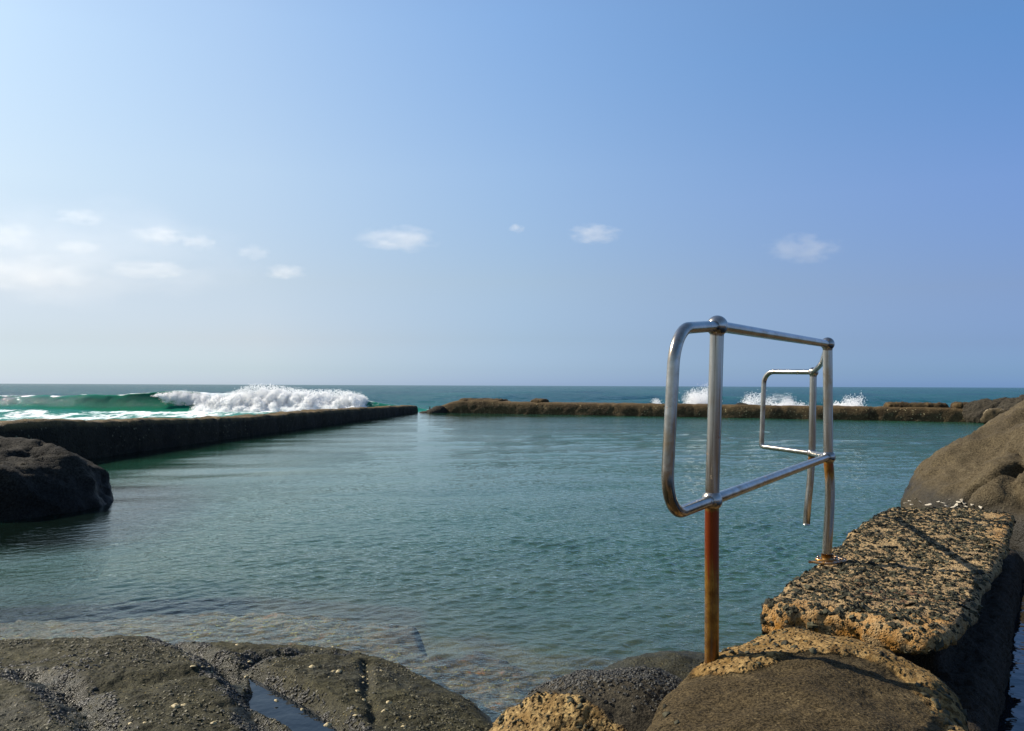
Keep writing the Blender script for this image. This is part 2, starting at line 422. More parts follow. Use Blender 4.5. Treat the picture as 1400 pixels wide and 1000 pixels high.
def sea_mat(name):
    t = NT(name); co = t.coord()
    st = t.n('ShaderNodeMapping', Vector=co, Scale=(.6, 1., 1.)).outputs[0]
    b = t.bump(t.noise(1.6, 6, .65, vec=st), .7, .35)
    deep = t.mixc(t.ramp(t.noise(.05, 4, .6), .35, .65), (.003, .044, .062), (.006, .064, .070))
    c = t.mixc(t.attr('shallow'), deep, (.020, .165, .135)); c = t.mixc(t.attr('green'), c, (.016, .19, .12))
    fr = t.n('ShaderNodeFresnel', IOR=1.33, Normal=b)
    body = t.n('ShaderNodeMixShader', _0=t.math('MULTIPLY', t.attr('green'), .5), _1=t.n('ShaderNodeBsdfDiffuse', Color=c), _2=t.n('ShaderNodeBsdfTranslucent', Color=c))
    w = t.n('ShaderNodeMixShader', _0=t.math('MULTIPLY', fr, t.math('SUBTRACT', .55, t.math('MULTIPLY', t.math('ADD', t.attr('green'), t.math('MULTIPLY', t.attr('shallow'), .45), True), .47))), _1=body, _2=t.n('ShaderNodeBsdfGlossy', Color=(1, 1, 1), Roughness=.07, Normal=b))
    f = t.attr('foam')
    fs = t.n('ShaderNodeMapping', Vector=co, Scale=(1., .38, 1.)).outputs[0]
    n = t.math('ADD', t.math('MULTIPLY', t.noise(.8, 6, .7, vec=fs, dist=.8), .6), t.math('MULTIPLY', t.noise(2.6, 5, .7, vec=fs), .4))
    k = t.ramp(t.math('ADD', f, t.math('MULTIPLY', t.math('SUBTRACT', n, .5), 2.2)), .42, .72)
    foam = t.n('ShaderNodeBsdfDiffuse', Color=t.mixc(t.ramp(n, .4, .6), (.62, .74, .74), (.86, .88, .88)), Normal=t.bump(n, .8, .25))
    return t.end(t.n('ShaderNodeMixShader', _0=k, _1=w, _2=foam))
M['sea'] = sea_mat('open_sea_water')
t = NT('white_foam'); n = t.noise(3., 6, .7)
M['foam'] = t.end(t.n('ShaderNodeMixShader', _0=.34, _2=t.n('ShaderNodeBsdfTransparent'), _1=t.n('ShaderNodeMixShader', _0=.62, _1=t.n('ShaderNodeBsdfDiffuse', Color=t.mixc(t.ramp(n, .3, .55), (.86, .90, .90), (.94, .95, .95)), Normal=t.bump(n, .5, .2)), _2=t.n('ShaderNodeBsdfTranslucent', Color=(.98, .98, .98)))))
t = NT('spray_droplets'); M['spray'] = t.end(t.n('ShaderNodeMixShader', _0=.25, _2=t.n('ShaderNodeBsdfTransparent'), _1=t.n('ShaderNodeMixShader', _0=.6, _1=t.n('ShaderNodeBsdfDiffuse', Color=(.96, .96, .96)), _2=t.n('ShaderNodeBsdfTranslucent', Color=(.96, .96, .96)))))

# pool bottom: sand, and the reef ledge grown over with red and yellow weed (attribute ledge)
t = NT('reef_and_sand_bottom'); n1, n2, n3 = t.noise(2.2, 5, .65), t.noise(13., 5, .7), t.noise(42., 4, .7)
sand = t.mixc(t.ramp(n1, .35, .65), (.13, .115, .07), (.26, .235, .15))
alg = t.mixc(t.ramp(n2, .36, .62), (.030, .024, .010), (.155, .108, .052))
alg = t.mixc(t.math('MULTIPLY', t.ramp(n3, .56, .66), t.ramp(n1, .46, .64)), alg, (.40, .35, .06))
alg = t.mixc(t.math('MULTIPLY', t.ramp(n2, .55, .68), t.ramp(t.noise(3.1, 3), .45, .6)), alg, (.28, .11, .04))
alg = t.mixc(t.ramp(t.noise(1.1, 4, .6), .38, .6, .65, 0.), alg, (.05, .038, .030)); c = t.mixc(t.attr('ledge'), sand, alg)
M['bottom'] = t.end(t.pbr(c, .9, t.bump(t.math('ADD', n2, n3), 1., .03), spec=.1))
t = NT('beach_sand'); M['sand'] = t.end(t.pbr(t.mixc(t.ramp(t.noise(.6, 6, .7), .35, .65), (.04, .03, .02), (.11, .082, .05)), .95, t.bump(t.noise(4., 6, .7), .8, .1), spec=.1))

def cloud_mat(name, dens, scale=2.2, seed=0., soft=.85):
    t = NT(name); g = t.n('ShaderNodeTexCoord').outputs['Object']
    g0 = g; g = t.n('ShaderNodeMapping', Vector=g, Scale=(1., 1., .8)).outputs[0]; off = t.n('ShaderNodeVectorMath', dict(operation='ADD')); t.set(off.inputs[0], g); off.inputs[1].default_value = (seed*3.7, seed*1.9, seed*.7)
    n = t.n('ShaderNodeTexNoise', Vector=off, Scale=scale, Detail=6, Roughness=.6).outputs['Fac']
    ln = t.n('ShaderNodeVectorMath', dict(operation='LENGTH')); t.set(ln.inputs[0], g0)
    sh = t.math('SUBTRACT', .98, ln.outputs['Value'])
    d = t.math('ADD', t.math('MULTIPLY', sh, 1.15), t.math('MULTIPLY', t.math('SUBTRACT', n, .5), 2.9))
    d = t.math('MULTIPLY', t.ramp(d, .12, .12+soft), t.ramp(sh, .0, .25))
    v = t.n('ShaderNodeVolumePrincipled', Color=(.94, .915, .895), Density=t.math('MULTIPLY', d, dens)); v.inputs['Anisotropy'].default_value = .3
    t.set(t.out.inputs['Volume'], v); return t.m
# ------------------------------------------------------------------ sky and sun
W = bpy.data.worlds.new('World'); scene.world = W; W.use_nodes = True
nt = W.node_tree; nt.nodes.clear()
sky = nt.nodes.new('ShaderNodeTexSky'); sky.sky_type = 'NISHITA'; sky.sun_disc = False
sky.sun_elevation = SUN_EL; sky.sun_rotation = R(-90)+SUN_AZ
sky.air_density = 1.0; sky.dust_density = .5; sky.ozone_density = 1.0; sky.altitude = 0
bg = nt.nodes.new('ShaderNodeBackground'); bg.inputs['Strength'].default_value = .0739
ow = nt.nodes.new('ShaderNodeOutputWorld')
# sea air: the sky's tint by height above the horizon, paler towards the sun's side
tc = nt.nodes.new('ShaderNodeTexCoord'); sx = nt.nodes.new('ShaderNodeSeparateXYZ'); nt.links.new(tc.outputs['Generated'], sx.inputs[0])
AIR = [(-0.529, [(0.017, 0.521, 0.681, 1.086), (0.048, 0.589, 0.648, 0.865), (0.109, 0.858, 0.782, 0.81), (0.22, 1.264, 1.15, 1.009), (0.368, 1.495, 1.455, 1.265)]),
(-0.299, [(0.019, 0.572, 0.741, 1.16), (0.054, 0.692, 0.717, 0.924), (0.123, 0.935, 0.859, 0.875), (0.246, 1.301, 1.204, 1.101), (0.406, 1.463, 1.448, 1.352)]),
(0.005, [(0.02, 0.482, 0.688, 1.264), (0.057, 0.561, 0.672, 0.99), (0.128, 0.826, 0.836, 0.931), (0.257, 1.108, 1.144, 1.203), (0.422, 1.181, 1.346, 1.46)]),
(0.529, [(0.017, 0.325, 0.558, 1.239), (0.048, 0.365, 0.507, 0.989), (0.109, 0.536, 0.605, 0.906), (0.22, 0.727, 0.848, 1.18), (0.368, 0.712, 1.047, 1.389)])]
prev = None; pu = 0
for u, stops in AIR:
    rp = nt.nodes.new('ShaderNodeValToRGB'); rp.color_ramp.interpolation = 'LINEAR'
    els = rp.color_ramp.elements
    st = [(.002, stops[0][1], stops[0][2]*1.07, stops[0][3]*1.2)]+stops+[(.72, 1.2, 1.3, 1.4)]
    while len(els) < len(st): els.new(.5)
    for e, s in zip(els, st): e.position = s[0]; e.color = (s[1], s[2], s[3], 1)
    nt.links.new(sx.outputs[2], rp.inputs[0])
    if prev is None: prev = rp.outputs[0]
    else:
        mr = nt.nodes.new('ShaderNodeMapRange'); mr.inputs[1].default_value = pu; mr.inputs[2].default_value = u; nt.links.new(sx.outputs[0], mr.inputs[0])
        mx = nt.nodes.new('ShaderNodeMix'); mx.data_type = 'RGBA'; nt.links.new(mr.outputs[0], mx.inputs[0]); nt.links.new(prev, mx.inputs[6]); nt.links.new(rp.outputs[0], mx.inputs[7]); prev = mx.outputs[2]
    pu = u
mu = nt.nodes.new('ShaderNodeMix'); mu.data_type = 'RGBA'; mu.blend_type = 'MULTIPLY'; mu.inputs[0].default_value = 1
nt.links.new(sky.outputs[0], mu.inputs[6]); nt.links.new(prev, mu.inputs[7])
nt.links.new(mu.outputs[2], bg.inputs[0]); nt.links.new(bg.outputs[0], ow.inputs[0])
sl = bpy.data.lights.new('sun', 'SUN'); sun = bpy.data.objects.new('sun', sl); COL.objects.link(sun)
sl.energy = 5.; sl.angle = R(.5); sl.color = (1., .91, .77)
sdir = Vector((-math.cos(SUN_AZ)*math.cos(SUN_EL), math.sin(SUN_AZ)*math.cos(SUN_EL), math.sin(SUN_EL)))
sun.rotation_euler = sdir.to_track_quat('Z', 'Y').to_euler(); sun.location = sdir*60
scene.view_settings.view_transform = 'Standard'; scene.view_settings.look = 'None'
scene.view_settings.exposure = .7; scene.view_settings.gamma = 1
cy = scene.cycles
cy.use_denoising = True
try: cy.denoiser = 'OPENIMAGEDENOISE'
except Exception: pass
cy.max_bounces = 8; cy.diffuse_bounces = 4; cy.glossy_bounces = 4; cy.transparent_max_bounces = 24; cy.volume_bounces = 3
cy.caustics_reflective = False; cy.caustics_refractive = False
cy.volume_step_rate = 1.; cy.volume_max_steps = 128

# ------------------------------------------------------------------ outlines in plan
WD = Vector((.548, .837)); WN = Vector((.837, -.548))     # along and across the near pool wall
W0 = Vector((1.03, 3.29))                                   # its nearest pool-side corner
def wp(s, t): p = W0+WD*s+WN*t; return (p.x, p.y)
shore_px = [(-260, 918), (-120, 898), (0, 889), (60, 884), (130, 881), (200, 881), (260, 885), (330, 889), (400, 890), (470, 896), (520, 906), (560, 919), (610, 940), (655, 966), (690, 1000), (720, 1060)]
ledge_px = [(-260, 862), (-100, 856), (60, 851), (150, 848), (200, 845), (270, 841), (330, 840), (400, 842), (455, 845), (520, 850), (560, 856), (577, 862), (582, 892), (594, 905), (612, 899), (660, 893), (700, 908), (740, 926), (800, 925), (860, 925), (930, 938), (960, 930)]
shore = [at_z(x, y) for x, y in shore_px]
ledge = [at_z(x, y, -.1) for x, y in ledge_px]
shore_poly = [(p.x, p.y) for p in shore]+[(.1, .4), (-5.5, .4)]
ledge_poly = [(p.x, p.y) for p in ledge]+[(1.1, 3.0), (1.4, .4), (-6, .4)]

# shore rock as a height over the plan
crack_a = [at_z(x, y, .1) for x, y in [(226, 868), (262, 888), (300, 915), (322, 945), (345, 985), (370, 1040)]]
crack_b = [at_z(x, y, .1) for x, y in [(455, 888), (400, 893), (352, 903), (336, 915), (338, 930), (360, 948), (395, 968), (430, 990), (470, 1030)]]
crack_c = [at_z(x, y, .1) for x, y in [(40, 945), (75, 962), (105, 990), (140, 1040)]]
crack_d = [at_z(x, y, .1) for x, y in [(500, 905), (503, 930), (500, 960), (515, 1000)]]
puddle_px = [(338, 926), (350, 930), (372, 940), (400, 956), (428, 972), (458, 995), (480, 1020), (440, 1040), (400, 1010), (370, 992), (345, 978), (338, 962), (345, 950)]
PUD = .085
puddle_poly = [tuple(at_z(x, y, PUD).xy) for x, y in puddle_px]
def shore_h(X, Y):
    P = xy3(X, Y)
    wob = .05*fbm(P, 2.2, 4, 3)+.02*fbm(P, 9., 3, 4)
    d = -sdpoly(X, Y, shore_poly)+wob                         # metres inside the rock
    h = np.where(d > 0, .145*(1-np.exp(-np.maximum(d, 0)/.5))+.02*np.maximum(d, 0), .5*d)
    h = h+.035*sstep(0, .12, d)
    h = h+sstep(-.1, .3, d)*(.034*fbm(P, 1.3, 4, 11)+.020*fbm(P, 5., 4, 12, ridge=True)+.009*fbm(P, 14., 3, 13, ridge=True)-.008)
    for c, dep, w in ((crack_a, .055, .055), (crack_b, .05, .05), (crack_c, .04, .06), (crack_d, .028, .025)):
        q = polyline_d(X+.03*fbm(P, 6., 3, 21), Y+.03*fbm(P, 6., 3, 22), c)
        h = h-dep*np.exp(-(q/w)**2)*sstep(-.05, .1, d)
    # a step of darker, lower stone between the two domes
    q = polyline_d(X, Y, [at_z(x, y, .15) for x, y in [(120, 955), (200, 942), (270, 925), (310, 912)]])
    h = h-.035*np.exp(-(q/.07)**2)
    pd = sdpoly(X, Y, puddle_poly)
    h = np.where(pd < .06, np.minimum(h, PUD-.05+1.3*np.maximum(pd+.04, 0)), h)
    h = h+sstep(.0, .1, d)*.008*fbm(P, 28., 4, 31)
    return h
gx = np.arange(-4.6, .42, .0085); gy = np.arange(1.5, 4.75, .0085)
X, Y = np.meshgrid(gx, gy, indexing='ij'); sh = X.shape; X = X.ravel(); Y = Y.ravel()
H = shore_h(X, Y)
V = np.stack([X, Y, np.maximum(H, -.22)], -1)
Q = grid_faces(*sh)
keep = (H[Q] > -.2).any(1); Q = Q[keep]
used = np.unique(Q); re = np.full(len(V), -1); re[used] = np.arange(len(used)); V = V[used]; Q = re[Q]
wet = np.maximum(sstep(.06, -.005, V[:, 2]), .35*sstep(.05, .3, fbm(V, 1.3, 4, 44)))
qa = np.minimum(polyline_d(V[:, 0], V[:, 1], crack_a), np.minimum(polyline_d(V[:, 0], V[:, 1], crack_b), polyline_d(V[:, 0], V[:, 1], crack_c)))
wet = np.maximum(wet, sstep(.13, .04, qa))
NS = normals(V, Q); shV, shQ = V, Q
tag(obj('shore_rock', V, Q, M['shore_rock'], attrs=dict(wet=wet)), 'low dark rock with cracks and a rock pool, at the water\'s near edge', 'rock')
pv = [(x, y, PUD) for x, y in puddle_poly]
cxy = np.mean(pv, axis=0); pv = [tuple(cxy+(np.array(p)-cxy)*np.array([1.12, 1.12, 1])) for p in pv]
po = obj('rock_pool_water', pv, [tuple(range(len(pv)))[::-1]] if Vector(pv[1]).cross(Vector(pv[2])).z < 0 else [tuple(range(len(pv)))], M['gully'], smooth=False)
if po.data.polygons[0].normal.z < 0: po.data.flip_normals()
tag(po, 'still dark water in the cracked shore rock', 'rock pool', kind='structure')

# scatter on the shore rock: mussels along the wet crack edges, algae tufts
def scatter(V, Q, n, mask=None, seed=0):
    r_ = np.random.default_rng(seed); T = to_tris(Q); a, b, c = V[T[:, 0]], V[T[:, 1]], V[T[:, 2]]
    w = np.linalg.norm(np.cross(b-a, c-a), axis=1)
    if mask is not None: w = w*mask[T].mean(1)
    i = r_.choice(len(T), n, p=w/w.sum()); u, v = r_.random(n), r_.random(n); f = u+v > 1; u[f], v[f] = 1-u[f], 1-v[f]
    P = a[i]+(b-a)[i]*u[:, None]+(c-a)[i]*v[:, None]
    N = np.cross(b-a, c-a)[i]; N /= np.maximum(np.linalg.norm(N, axis=1, keepdims=True), 1e-12)
    return P, N, r_
patch = sstep(.2, .0, polyline_d(V[:, 0]+.1*fbm(V, 4, 3, 8), V[:, 1], [at_z(x, y, .15) for x, y in [(20, 915), (90, 908), (150, 914)]]))
mk = np.maximum(sstep(.075, .03, np.abs(qa-.05)), patch*.5)*(V[:, 2] > .03)*sstep(-.1, .15, fbm(V, 7, 3, 61))
P, N, r_ = scatter(V, Q, 5200, mk+1e-6, 5)
v, f = stones(P, N, r_.uniform(.003, .0075, len(P)), seed=6)
tag(obj('mussel_bed', v, f, M['mussel'], smooth=False), 'small black mussels crusting the cracks of the shore rock', 'mussels', kind='stuff')
mk = sstep(-.02, .25, fbm(V, 2.3, 4, 71))*(V[:, 2] > .0)
P, N, r_ = scatter(V, Q, 15000, mk+.08, 15)
v, f = stones(P, N, r_.uniform(.002, .0065, len(P)), seed=16, bits=ICO0, rough=.4)
tag(obj('algae_tufts', v, f, M['weed'], smooth=False), 'short olive tufts of algae on the shore rock', 'algae', kind='stuff')

def limpet(name, r, m, seed=0):
    r_ = random.Random(seed); n = 16; V = []; Fc = []
    rings = [(1, -.1), (.97, .08), (.72, .30), (.42, .50), (.16, .60)]
    for (q, z) in rings:
        for k in range(n):
            a = 2*math.pi*k/n; j = 1+.10*math.cos(a*4+seed)+r_.uniform(-.05, .05)
            V.append((r*q*j*1.25*math.cos(a), r*q*j*math.sin(a), r*z))
    Fc = [tuple(f) for f in grid_faces(len(rings), n, True)]
    V.append((r*.08, 0, r*.63)); t_ = len(V)-1
    Fc += [((len(rings)-1)*n+k, (len(rings)-1)*n+(k+1) % n, t_) for k in range(n)]
    return obj(name, V, Fc, m, recentre=False)
lp = [(224, 881), (258, 895), (265, 897), (264, 911), (276, 912), (285, 912), (289, 919), (342, 905), (325, 882), (337, 925), (439, 889), (455, 885), (427, 912), (456, 918), (463, 918), (438, 946), (496, 909), (502, 911), (496, 926), (503, 919), (503, 929), (495, 934), (502, 936), (488, 945),
      (500, 943), (497, 957), (486, 978), (526, 972), (552, 993), (562, 980), (532, 961), (450, 926), (413, 970), (448, 991), (180, 990), (198, 988), (253, 964), (292, 989), (240, 965), (521, 917), (378, 958), (386, 975)]
proto = limpet('limpet', .0115, M['limpet'], 3)
for i, (px, py) in enumerate(lp):
    z = .1
    for _ in range(6):
        p = at_z(px, py, z); z = float(shore_h(np.array([p.x]), np.array([p.y]))[0]); z = max(z, .02)
    p = at_z(px, py, z)
    o = proto if i == 0 else proto.copy()
    if i: COL.objects.link(o)
    k = rng.uniform(.55, 1.15); o.location = (p.x, p.y, z-.001); o.scale = (k, k*rng.uniform(.8, 1.1), k*rng.uniform(.7, 1.2)); o.rotation_euler = (rng.uniform(-.3, .3), rng.uniform(-.3, .3), rng.uniform(0, 6.28))
    tag(o, 'small cream limpet clinging to the dark shore rock', 'shell', 'limpets on the shore rock')

# ------------------------------------------------------------------ pool bottom, water
def polar(az0, az1, naz, d0, d1, nr, h=EYE):
    az = np.linspace(R(az0), R(az1), naz); dd = 1/np.linspace(1/d0, 1/d1, nr)
    D, A = np.meshgrid(dd, np.tan(az) if max(abs(az0), abs(az1)) < 70 else az, indexing='ij')
    return (D*A).ravel(), D.ravel(), (nr, naz)
def floor_z(X, Y):
    P = xy3(X, Y)
    d = sdpoly(X+.05*fbm(P, 3., 3, 51), Y+.05*fbm(P, 3., 3, 52), ledge_poly)
    ld = sstep(.07, -.06, d)
    deep = -.32-.22*sstep(.0, .8, d)-.40*sstep(.6, 3.2, d)-.25*sstep(2., 9., d)+.05*fbm(P, 1.5, 4, 53)
    top = -.075+.05*fbm(P, 5., 4, 54, ridge=True)
    s2 = sdpoly(X, Y, shore_poly); top = np.maximum(top-.03*sstep(.1, .5, s2), -.25)
    return deep*(1-ld)+top*ld, ld
X, Y, sh = polar(-60, 58, 420, 1.3, 46, 420)
Z, ld = floor_z(X, Y)
Q = grid_faces(*sh)[:, ::-1]
V = np.stack([X, Y, Z], -1)
fo = obj('pool_floor', V, Q, M['bottom'], attrs=dict(ledge=ld)); tag(fo, kind='structure')
if fo.data.polygons[1000].normal.z < 0: fo.data.flip_normals()

def waves(X, Y, lam, slope, main, spread, n, seed, dr, steep=True):
    """height of a wind sea: n sines of wavelengths lam0..lam1 about the heading main; dr = the mesh spacing there (short waves fade where the mesh cannot carry them)"""
    r_ = np.random.default_rng(seed); Z = np.zeros(len(X)); 
    L = lam[0]*(lam[1]/lam[0])**r_.random(n)
    for l in L:
        th = main+spread*np.clip(r_.normal(), -2, 2)*.6; k = 2*math.pi/l
        a = slope/k*math.sqrt(2/n)
        ph = k*(X*math.cos(th)+Y*math.sin(th))+r_.uniform(0, 6.28)
        s = np.sin(ph)
        if steep: s = s+.22*np.cos(2*ph)
        Z += a*s*sstep(2.2, 4.5, l/np.maximum(dr*max(abs(math.sin(th)), .25), 1e-4))
    return Z
pool_poly = [wp(-3.5, .25), wp(0, .25), wp(32.4, .25), (18.2, 31.5), (-3.9, 40.2), (-5.1, 40.3), (-8.1, 12.5), (-8.7, 6), (-8.9, 2.2)]
X, Y, sh = polar(-56, 40, 1150, 1.9, 42, 1150)
dr = Y*Y*(1/1.9-1/42)/1150
P = xy3(X, Y)
gust = .62+.55*sstep(-.25, .3, fbm(P*np.array([.35, 1., 1.], np.float32), .55, 4, 91))
side = sstep(-7, 3.5, X-.12*Y)*1.4+.13
Z = waves(X, Y, (.05, .20), .135, R(-60), 1.0, 50, 1, dr)*gust*side+side*waves(X, Y, (.22, 1.1), .028, R(-68), .8, 26, 2, dr)*(.75+.3*gust)+waves(X, Y, (1.1, 3.5), .012, R(-75), .9, 10, 3, dr)
fz, ld = floor_z(X, Y)
shz = shore_h(X, Y) if False else None
depth = np.maximum(-fz, 0)
murk = (1-np.exp(-np.maximum(depth-.05, 0)*1.5))*.97
chop = np.clip(side*gust, 0, 1.4)
dark_reflect = sstep(1.7, .5, polyline_d(X+.4*fbm(P, .7, 3, 58), Y, [(-4.9, 40), (-7.7, 15), (-8.6, 8)]))  # the left wall's dark reflection, painted into the water's body colour
dark_reflect = np.maximum(dark_reflect, sstep(1.5, .4, polyline_d(X, Y+.3*fbm(P, .9, 3, 59), [(-9, 6.7), (-6, 6.8), (-4.2, 7.3), (-4.4, 8.6), (-4.9, 9.8)])))  # likewise the painted reflection in front of the left boulder
V = np.stack([X, Y, Z], -1); Q = grid_faces(*sh)[:, ::-1]
ins = sdpoly(X, Y, pool_poly) < .05
Q = Q[ins[Q].all(1)]
used = np.unique(Q); re = np.full(len(V), -1); re[used] = np.arange(len(used))
murk = np.maximum(murk, dark_reflect*.97)  # the painted reflection also covers the view of the bottom
po = obj('pool_water', V[used], re[Q], M['pool'], attrs=dict(murk=murk[used], dark_reflect=dark_reflect[used], chop=chop[used])); tag(po, kind='structure')
if po.data.polygons[1000].normal.z < 0: po.data.flip_normals()
# the narrow gully on the land side of the near wall
gp = [wp(-4, .5), wp(9, .5), wp(9, 5.5), wp(-4, 5.5)]
gx, gy = np.meshgrid(np.linspace(0, 13, 160), np.linspace(0, 5, 60), indexing='ij'); gs = gx.shape; gx = gx.ravel(); gy = gy.ravel()
V = np.stack([W0.x+WD.x*(gx-4)+WN.x*(gy+.5), W0.y+WD.y*(gx-4)+WN.y*(gy+.5), .012*fbm(xy3(gx, gy), 2.5, 3, 5)-.01], -1)
go = obj('gully_water', V, grid_faces(*gs), M['gully']); tag(go, kind='structure')
if go.data.polygons[100].normal.z < 0: go.data.flip_normals()
# land behind the camera
V = [(-60, -70, 1.2), (60, -70, 1.2), (60, -8, .3), (-60, -8, .3), (60, 1.2, -.3), (-60, 1.2, -.3)]
tag(obj('beach_ground', V, [(0, 1, 2, 3), (3, 2, 4, 5)], M['sand'], smooth=False), kind='structure')

# ------------------------------------------------------------------ open sea with its breaker
def crest(X):                                  # height of the left breaker over the sea, along x
    return np.interp(X, [-48, -40, -33, -29, -26, -23.5, -21.5, -19, -14, -10.5, -9, -7.2, -5.5, -3.5], [.55, .75, .92, .95, 1.02, 1.12, 1.18, 1.15, 1.1, .9, .62, .36, .16, 0])
X, Y, sh = polar(-56, 56, 900, 14, 9000, 640)
dr = Y*Y*(1/14-1/9000)/640
P = xy3(X, Y)
dist = np.hypot(X, Y)
Z = SEA+waves(X, Y, (.5, 3.), .16, R(-70), 1.1, 40, 11, dr)*(.75+.5*fbm(P, .08, 3, 92))+waves(X, Y, (3., 30.), .095, R(-80), .8, 30, 12, dr)
# foam: the washed zone inside the breaker, the churned water by the far wall
lim = np.interp(X, [-60, -33, -20, -10, -6.5, -4], [49.5, 49.5, 50, 52, 47, 40])
foam = sstep(1.2, -1.2, Y-lim)*sstep(-2.5, -7, X+.05*Y)*(.56+.55*fbm(P*np.array([1., .5, 1], np.float32), .35, 4, 93))
shal = np.maximum(sstep(80, 42, Y)*sstep(4, -8, X)*.55, sstep(64, 42, Y)*sstep(6, -2, X)*.95)
shal = np.maximum(shal, sstep(75, 38, Y)*.28)
foam = np.maximum(foam, .42*sstep(46, 40, Y)*sstep(-8, -5, X)*sstep(2, -1, X))
fw = 40-.4*(X+4)
foam = np.maximum(foam, .55*sstep(7, 1.5, np.abs(Y-fw-2))*sstep(4, 7, X)*sstep(17, 14, X))
foam = np.maximum(foam, .30*sstep(.25, .45, fbm(P, .14, 4, 95))*sstep(150, 60, Y))
Z = np.where(Y < 62, SEA+(Z-SEA)*(.55+.45*sstep(50, 62, Y)), Z)
V = np.stack([X, Y, Z], -1); Q = grid_faces(*sh)[:, ::-1]
outp = sdpoly(X, Y, [(-4.4, 40.1), (18, 31.2), (40, 22), (40, 0), (-3, 0), (-8.4, 12)]) > -.1
Q = Q[outp[Q].all(1)]
used = np.unique(Q); re = np.full(len(V), -1); re[used] = np.arange(len(used))
so = obj('sea', V[used], re[Q], M['sea'], attrs=dict(foam=foam[used], shallow=shal[used], green=np.zeros(len(used)))); tag(so, kind='structure')
if so.data.polygons[1000].normal.z < 0: so.data.flip_normals()

# the breaker: smooth green shoulder on one side, falling white water on the other
nx, nv = 620, 90
xs = np.linspace(-48, -4, nx)
prof = np.array([(11, -.12), (8, .05), (5, .30), (2.5, .68), (1., .93), (.25, 1.0), (-.02, .985), (-.16, .93), (-.28, .80), (-.42, .62), (-.62, .42), (-.95, .22), (-1.5, .07), (-2.4, -.02), (-3.6, -.12)])
sv = np.linspace(0, len(prof)-1, nv); k = np.arange(len(prof))
py_ = np.array([v.y for v in [Vector((0, 0, 0))]*0]) if False else np.interp(sv, k, prof[:, 0]); pz_ = np.interp(sv, k, prof[:, 1])
ker = np.array([1, 2, 3, 4, 3, 2, 1], float); ker /= ker.sum()
py_ = np.convolve(np.pad(py_, 3, 'edge'), ker, 'valid'); pz_ = np.convolve(np.pad(pz_, 3, 'edge'), ker, 'valid')
Hc = crest(xs)*(1+.16*fbm(xy3(xs, xs*0), .45, 4, 96))
lean = np.interp(xs, [-48, -33, -27, -22, -10, -4], [.25, .3, .75, 1.0, .8, .2])       # how hollow the face stands
yc = 52+.6*np.sin(xs*.13)+.5*fbm(xy3(xs, xs*0), .2, 3, 97)
PY = yc[:, None]+np.where(py_ < 0, py_*(2.2-1.2*lean[:, None]), py_)
PZ = np.repeat(SEA+Hc[:, None]*0, nv, 1)+Hc[:, None]*pz_[None]
# hollow lip thrown forward over the steep part
lip = np.exp(-((xs+21.8)/2.4)**2)[:, None]*np.exp(-((pz_-1)/.09)**2)[None]*(py_ < .6)[None]
PY = PY-.25*lip; PZ = PZ+.05*lip
XX = np.repeat(xs[:, None], nv, 1)
V = np.stack([XX, PY, PZ], -1).reshape(-1, 3)
rip = fbm(V*np.array([.7, 1., 1.6], np.float32), 1.1, 5, 98)
on = np.clip(pz_, 0, 1)[None].repeat(nx, 0).ravel()
V[:, 2] += .13*rip*(.3+.7*sstep(-.1, .3, np.tile(pz_, nx)))*(1.25-np.repeat(lean, nv)*.8); V[:, 1] += .12*fbm(V, .9, 4, 99)
face = np.tile(sstep(.6, -.1, py_)*sstep(-.05, .12, pz_), nx)
green = face*np.repeat(np.interp(xs, [-48, -34, -28, -25, -8, -5], [.04, .10, .55, 1, .8, .1]), nv)
foamw = np.tile(np.exp(-((pz_-1.)/.06)**2)*(py_ < 1.2), nx)*np.repeat(.35+.5*sstep(-.2, .35, fbm(xy3(xs, xs*0), .55, 3, 90)), nv)
foamw = np.maximum(foamw, np.tile(sstep(.07, -.03, pz_)*(py_ < 0), nx)*.75)
foamw = np.maximum(foamw, np.repeat(sstep(-20.6, -19.6, xs)*sstep(-8.4, -9.6, xs), nv)*.7)
foamw = foamw*np.repeat(1-.8*sstep(-9.5, -8.3, xs), nv); foamw = np.maximum(foamw, .5*np.repeat(sstep(-9.8, -8.8, xs), nv)*sstep(-.1, .3, rip))
bo = obj('breaking_wave', V, grid_faces(nx, nv), M['sea'], attrs=dict(foam=foamw, shallow=np.tile(sstep(3, -.5, py_), nx)*np.repeat(np.interp(xs, [-34, -27, -24], [.42, .6, .9]), nv), green=green))
if bo.data.polygons[nv*300+45].normal.y > 0: bo.data.flip_normals()
tag(bo, 'green wave curling over beyond the side wall, its crest still smooth', 'wave', kind='structure')
# ------------------------------------------------------------------ white water and spray
def blobs(name, centres, radii, lo, hi, res, label, cat, squash=1., amp=(.10, .11), seed=0):
    C = np.array(centres); Rr = np.array(radii)
    def fn(P):
        d = np.full(len(P), 9., np.float32)
        for c, r in zip(C, Rr):
            q = P-c.astype(np.float32); q[:, 2] /= squash; d = smin(d, np.linalg.norm(q, axis=1)-r, .26)
        return d
    V, Q = surfnets(fn, lo, hi, res)
    V = displace(V, Q, [(amp[0], 1.6, 3, seed, False), (amp[1], 3.5, 4, seed+5, False), (amp[1]*.8, 9., 3, seed+6, False)])
    P, N, r_ = scatter(V, Q, int(len(V)*2.4), None, seed+9)
    P = P+N*np.abs(r_.normal(size=(len(P), 1)))*.07+r_.normal(size=P.shape)*.015
    v, f = stones(P, N, r_.uniform(.010, .030, len(P)), seed=seed+1000, bits=ICO0, flat=(.6, 1.2), sink=.5)
    o = obj(name, np.concatenate([V, v]), np.concatenate([to_tris(Q), f+len(V)]), M['foam']); tag(o, label, cat, kind='stuff'); return V, Q, o
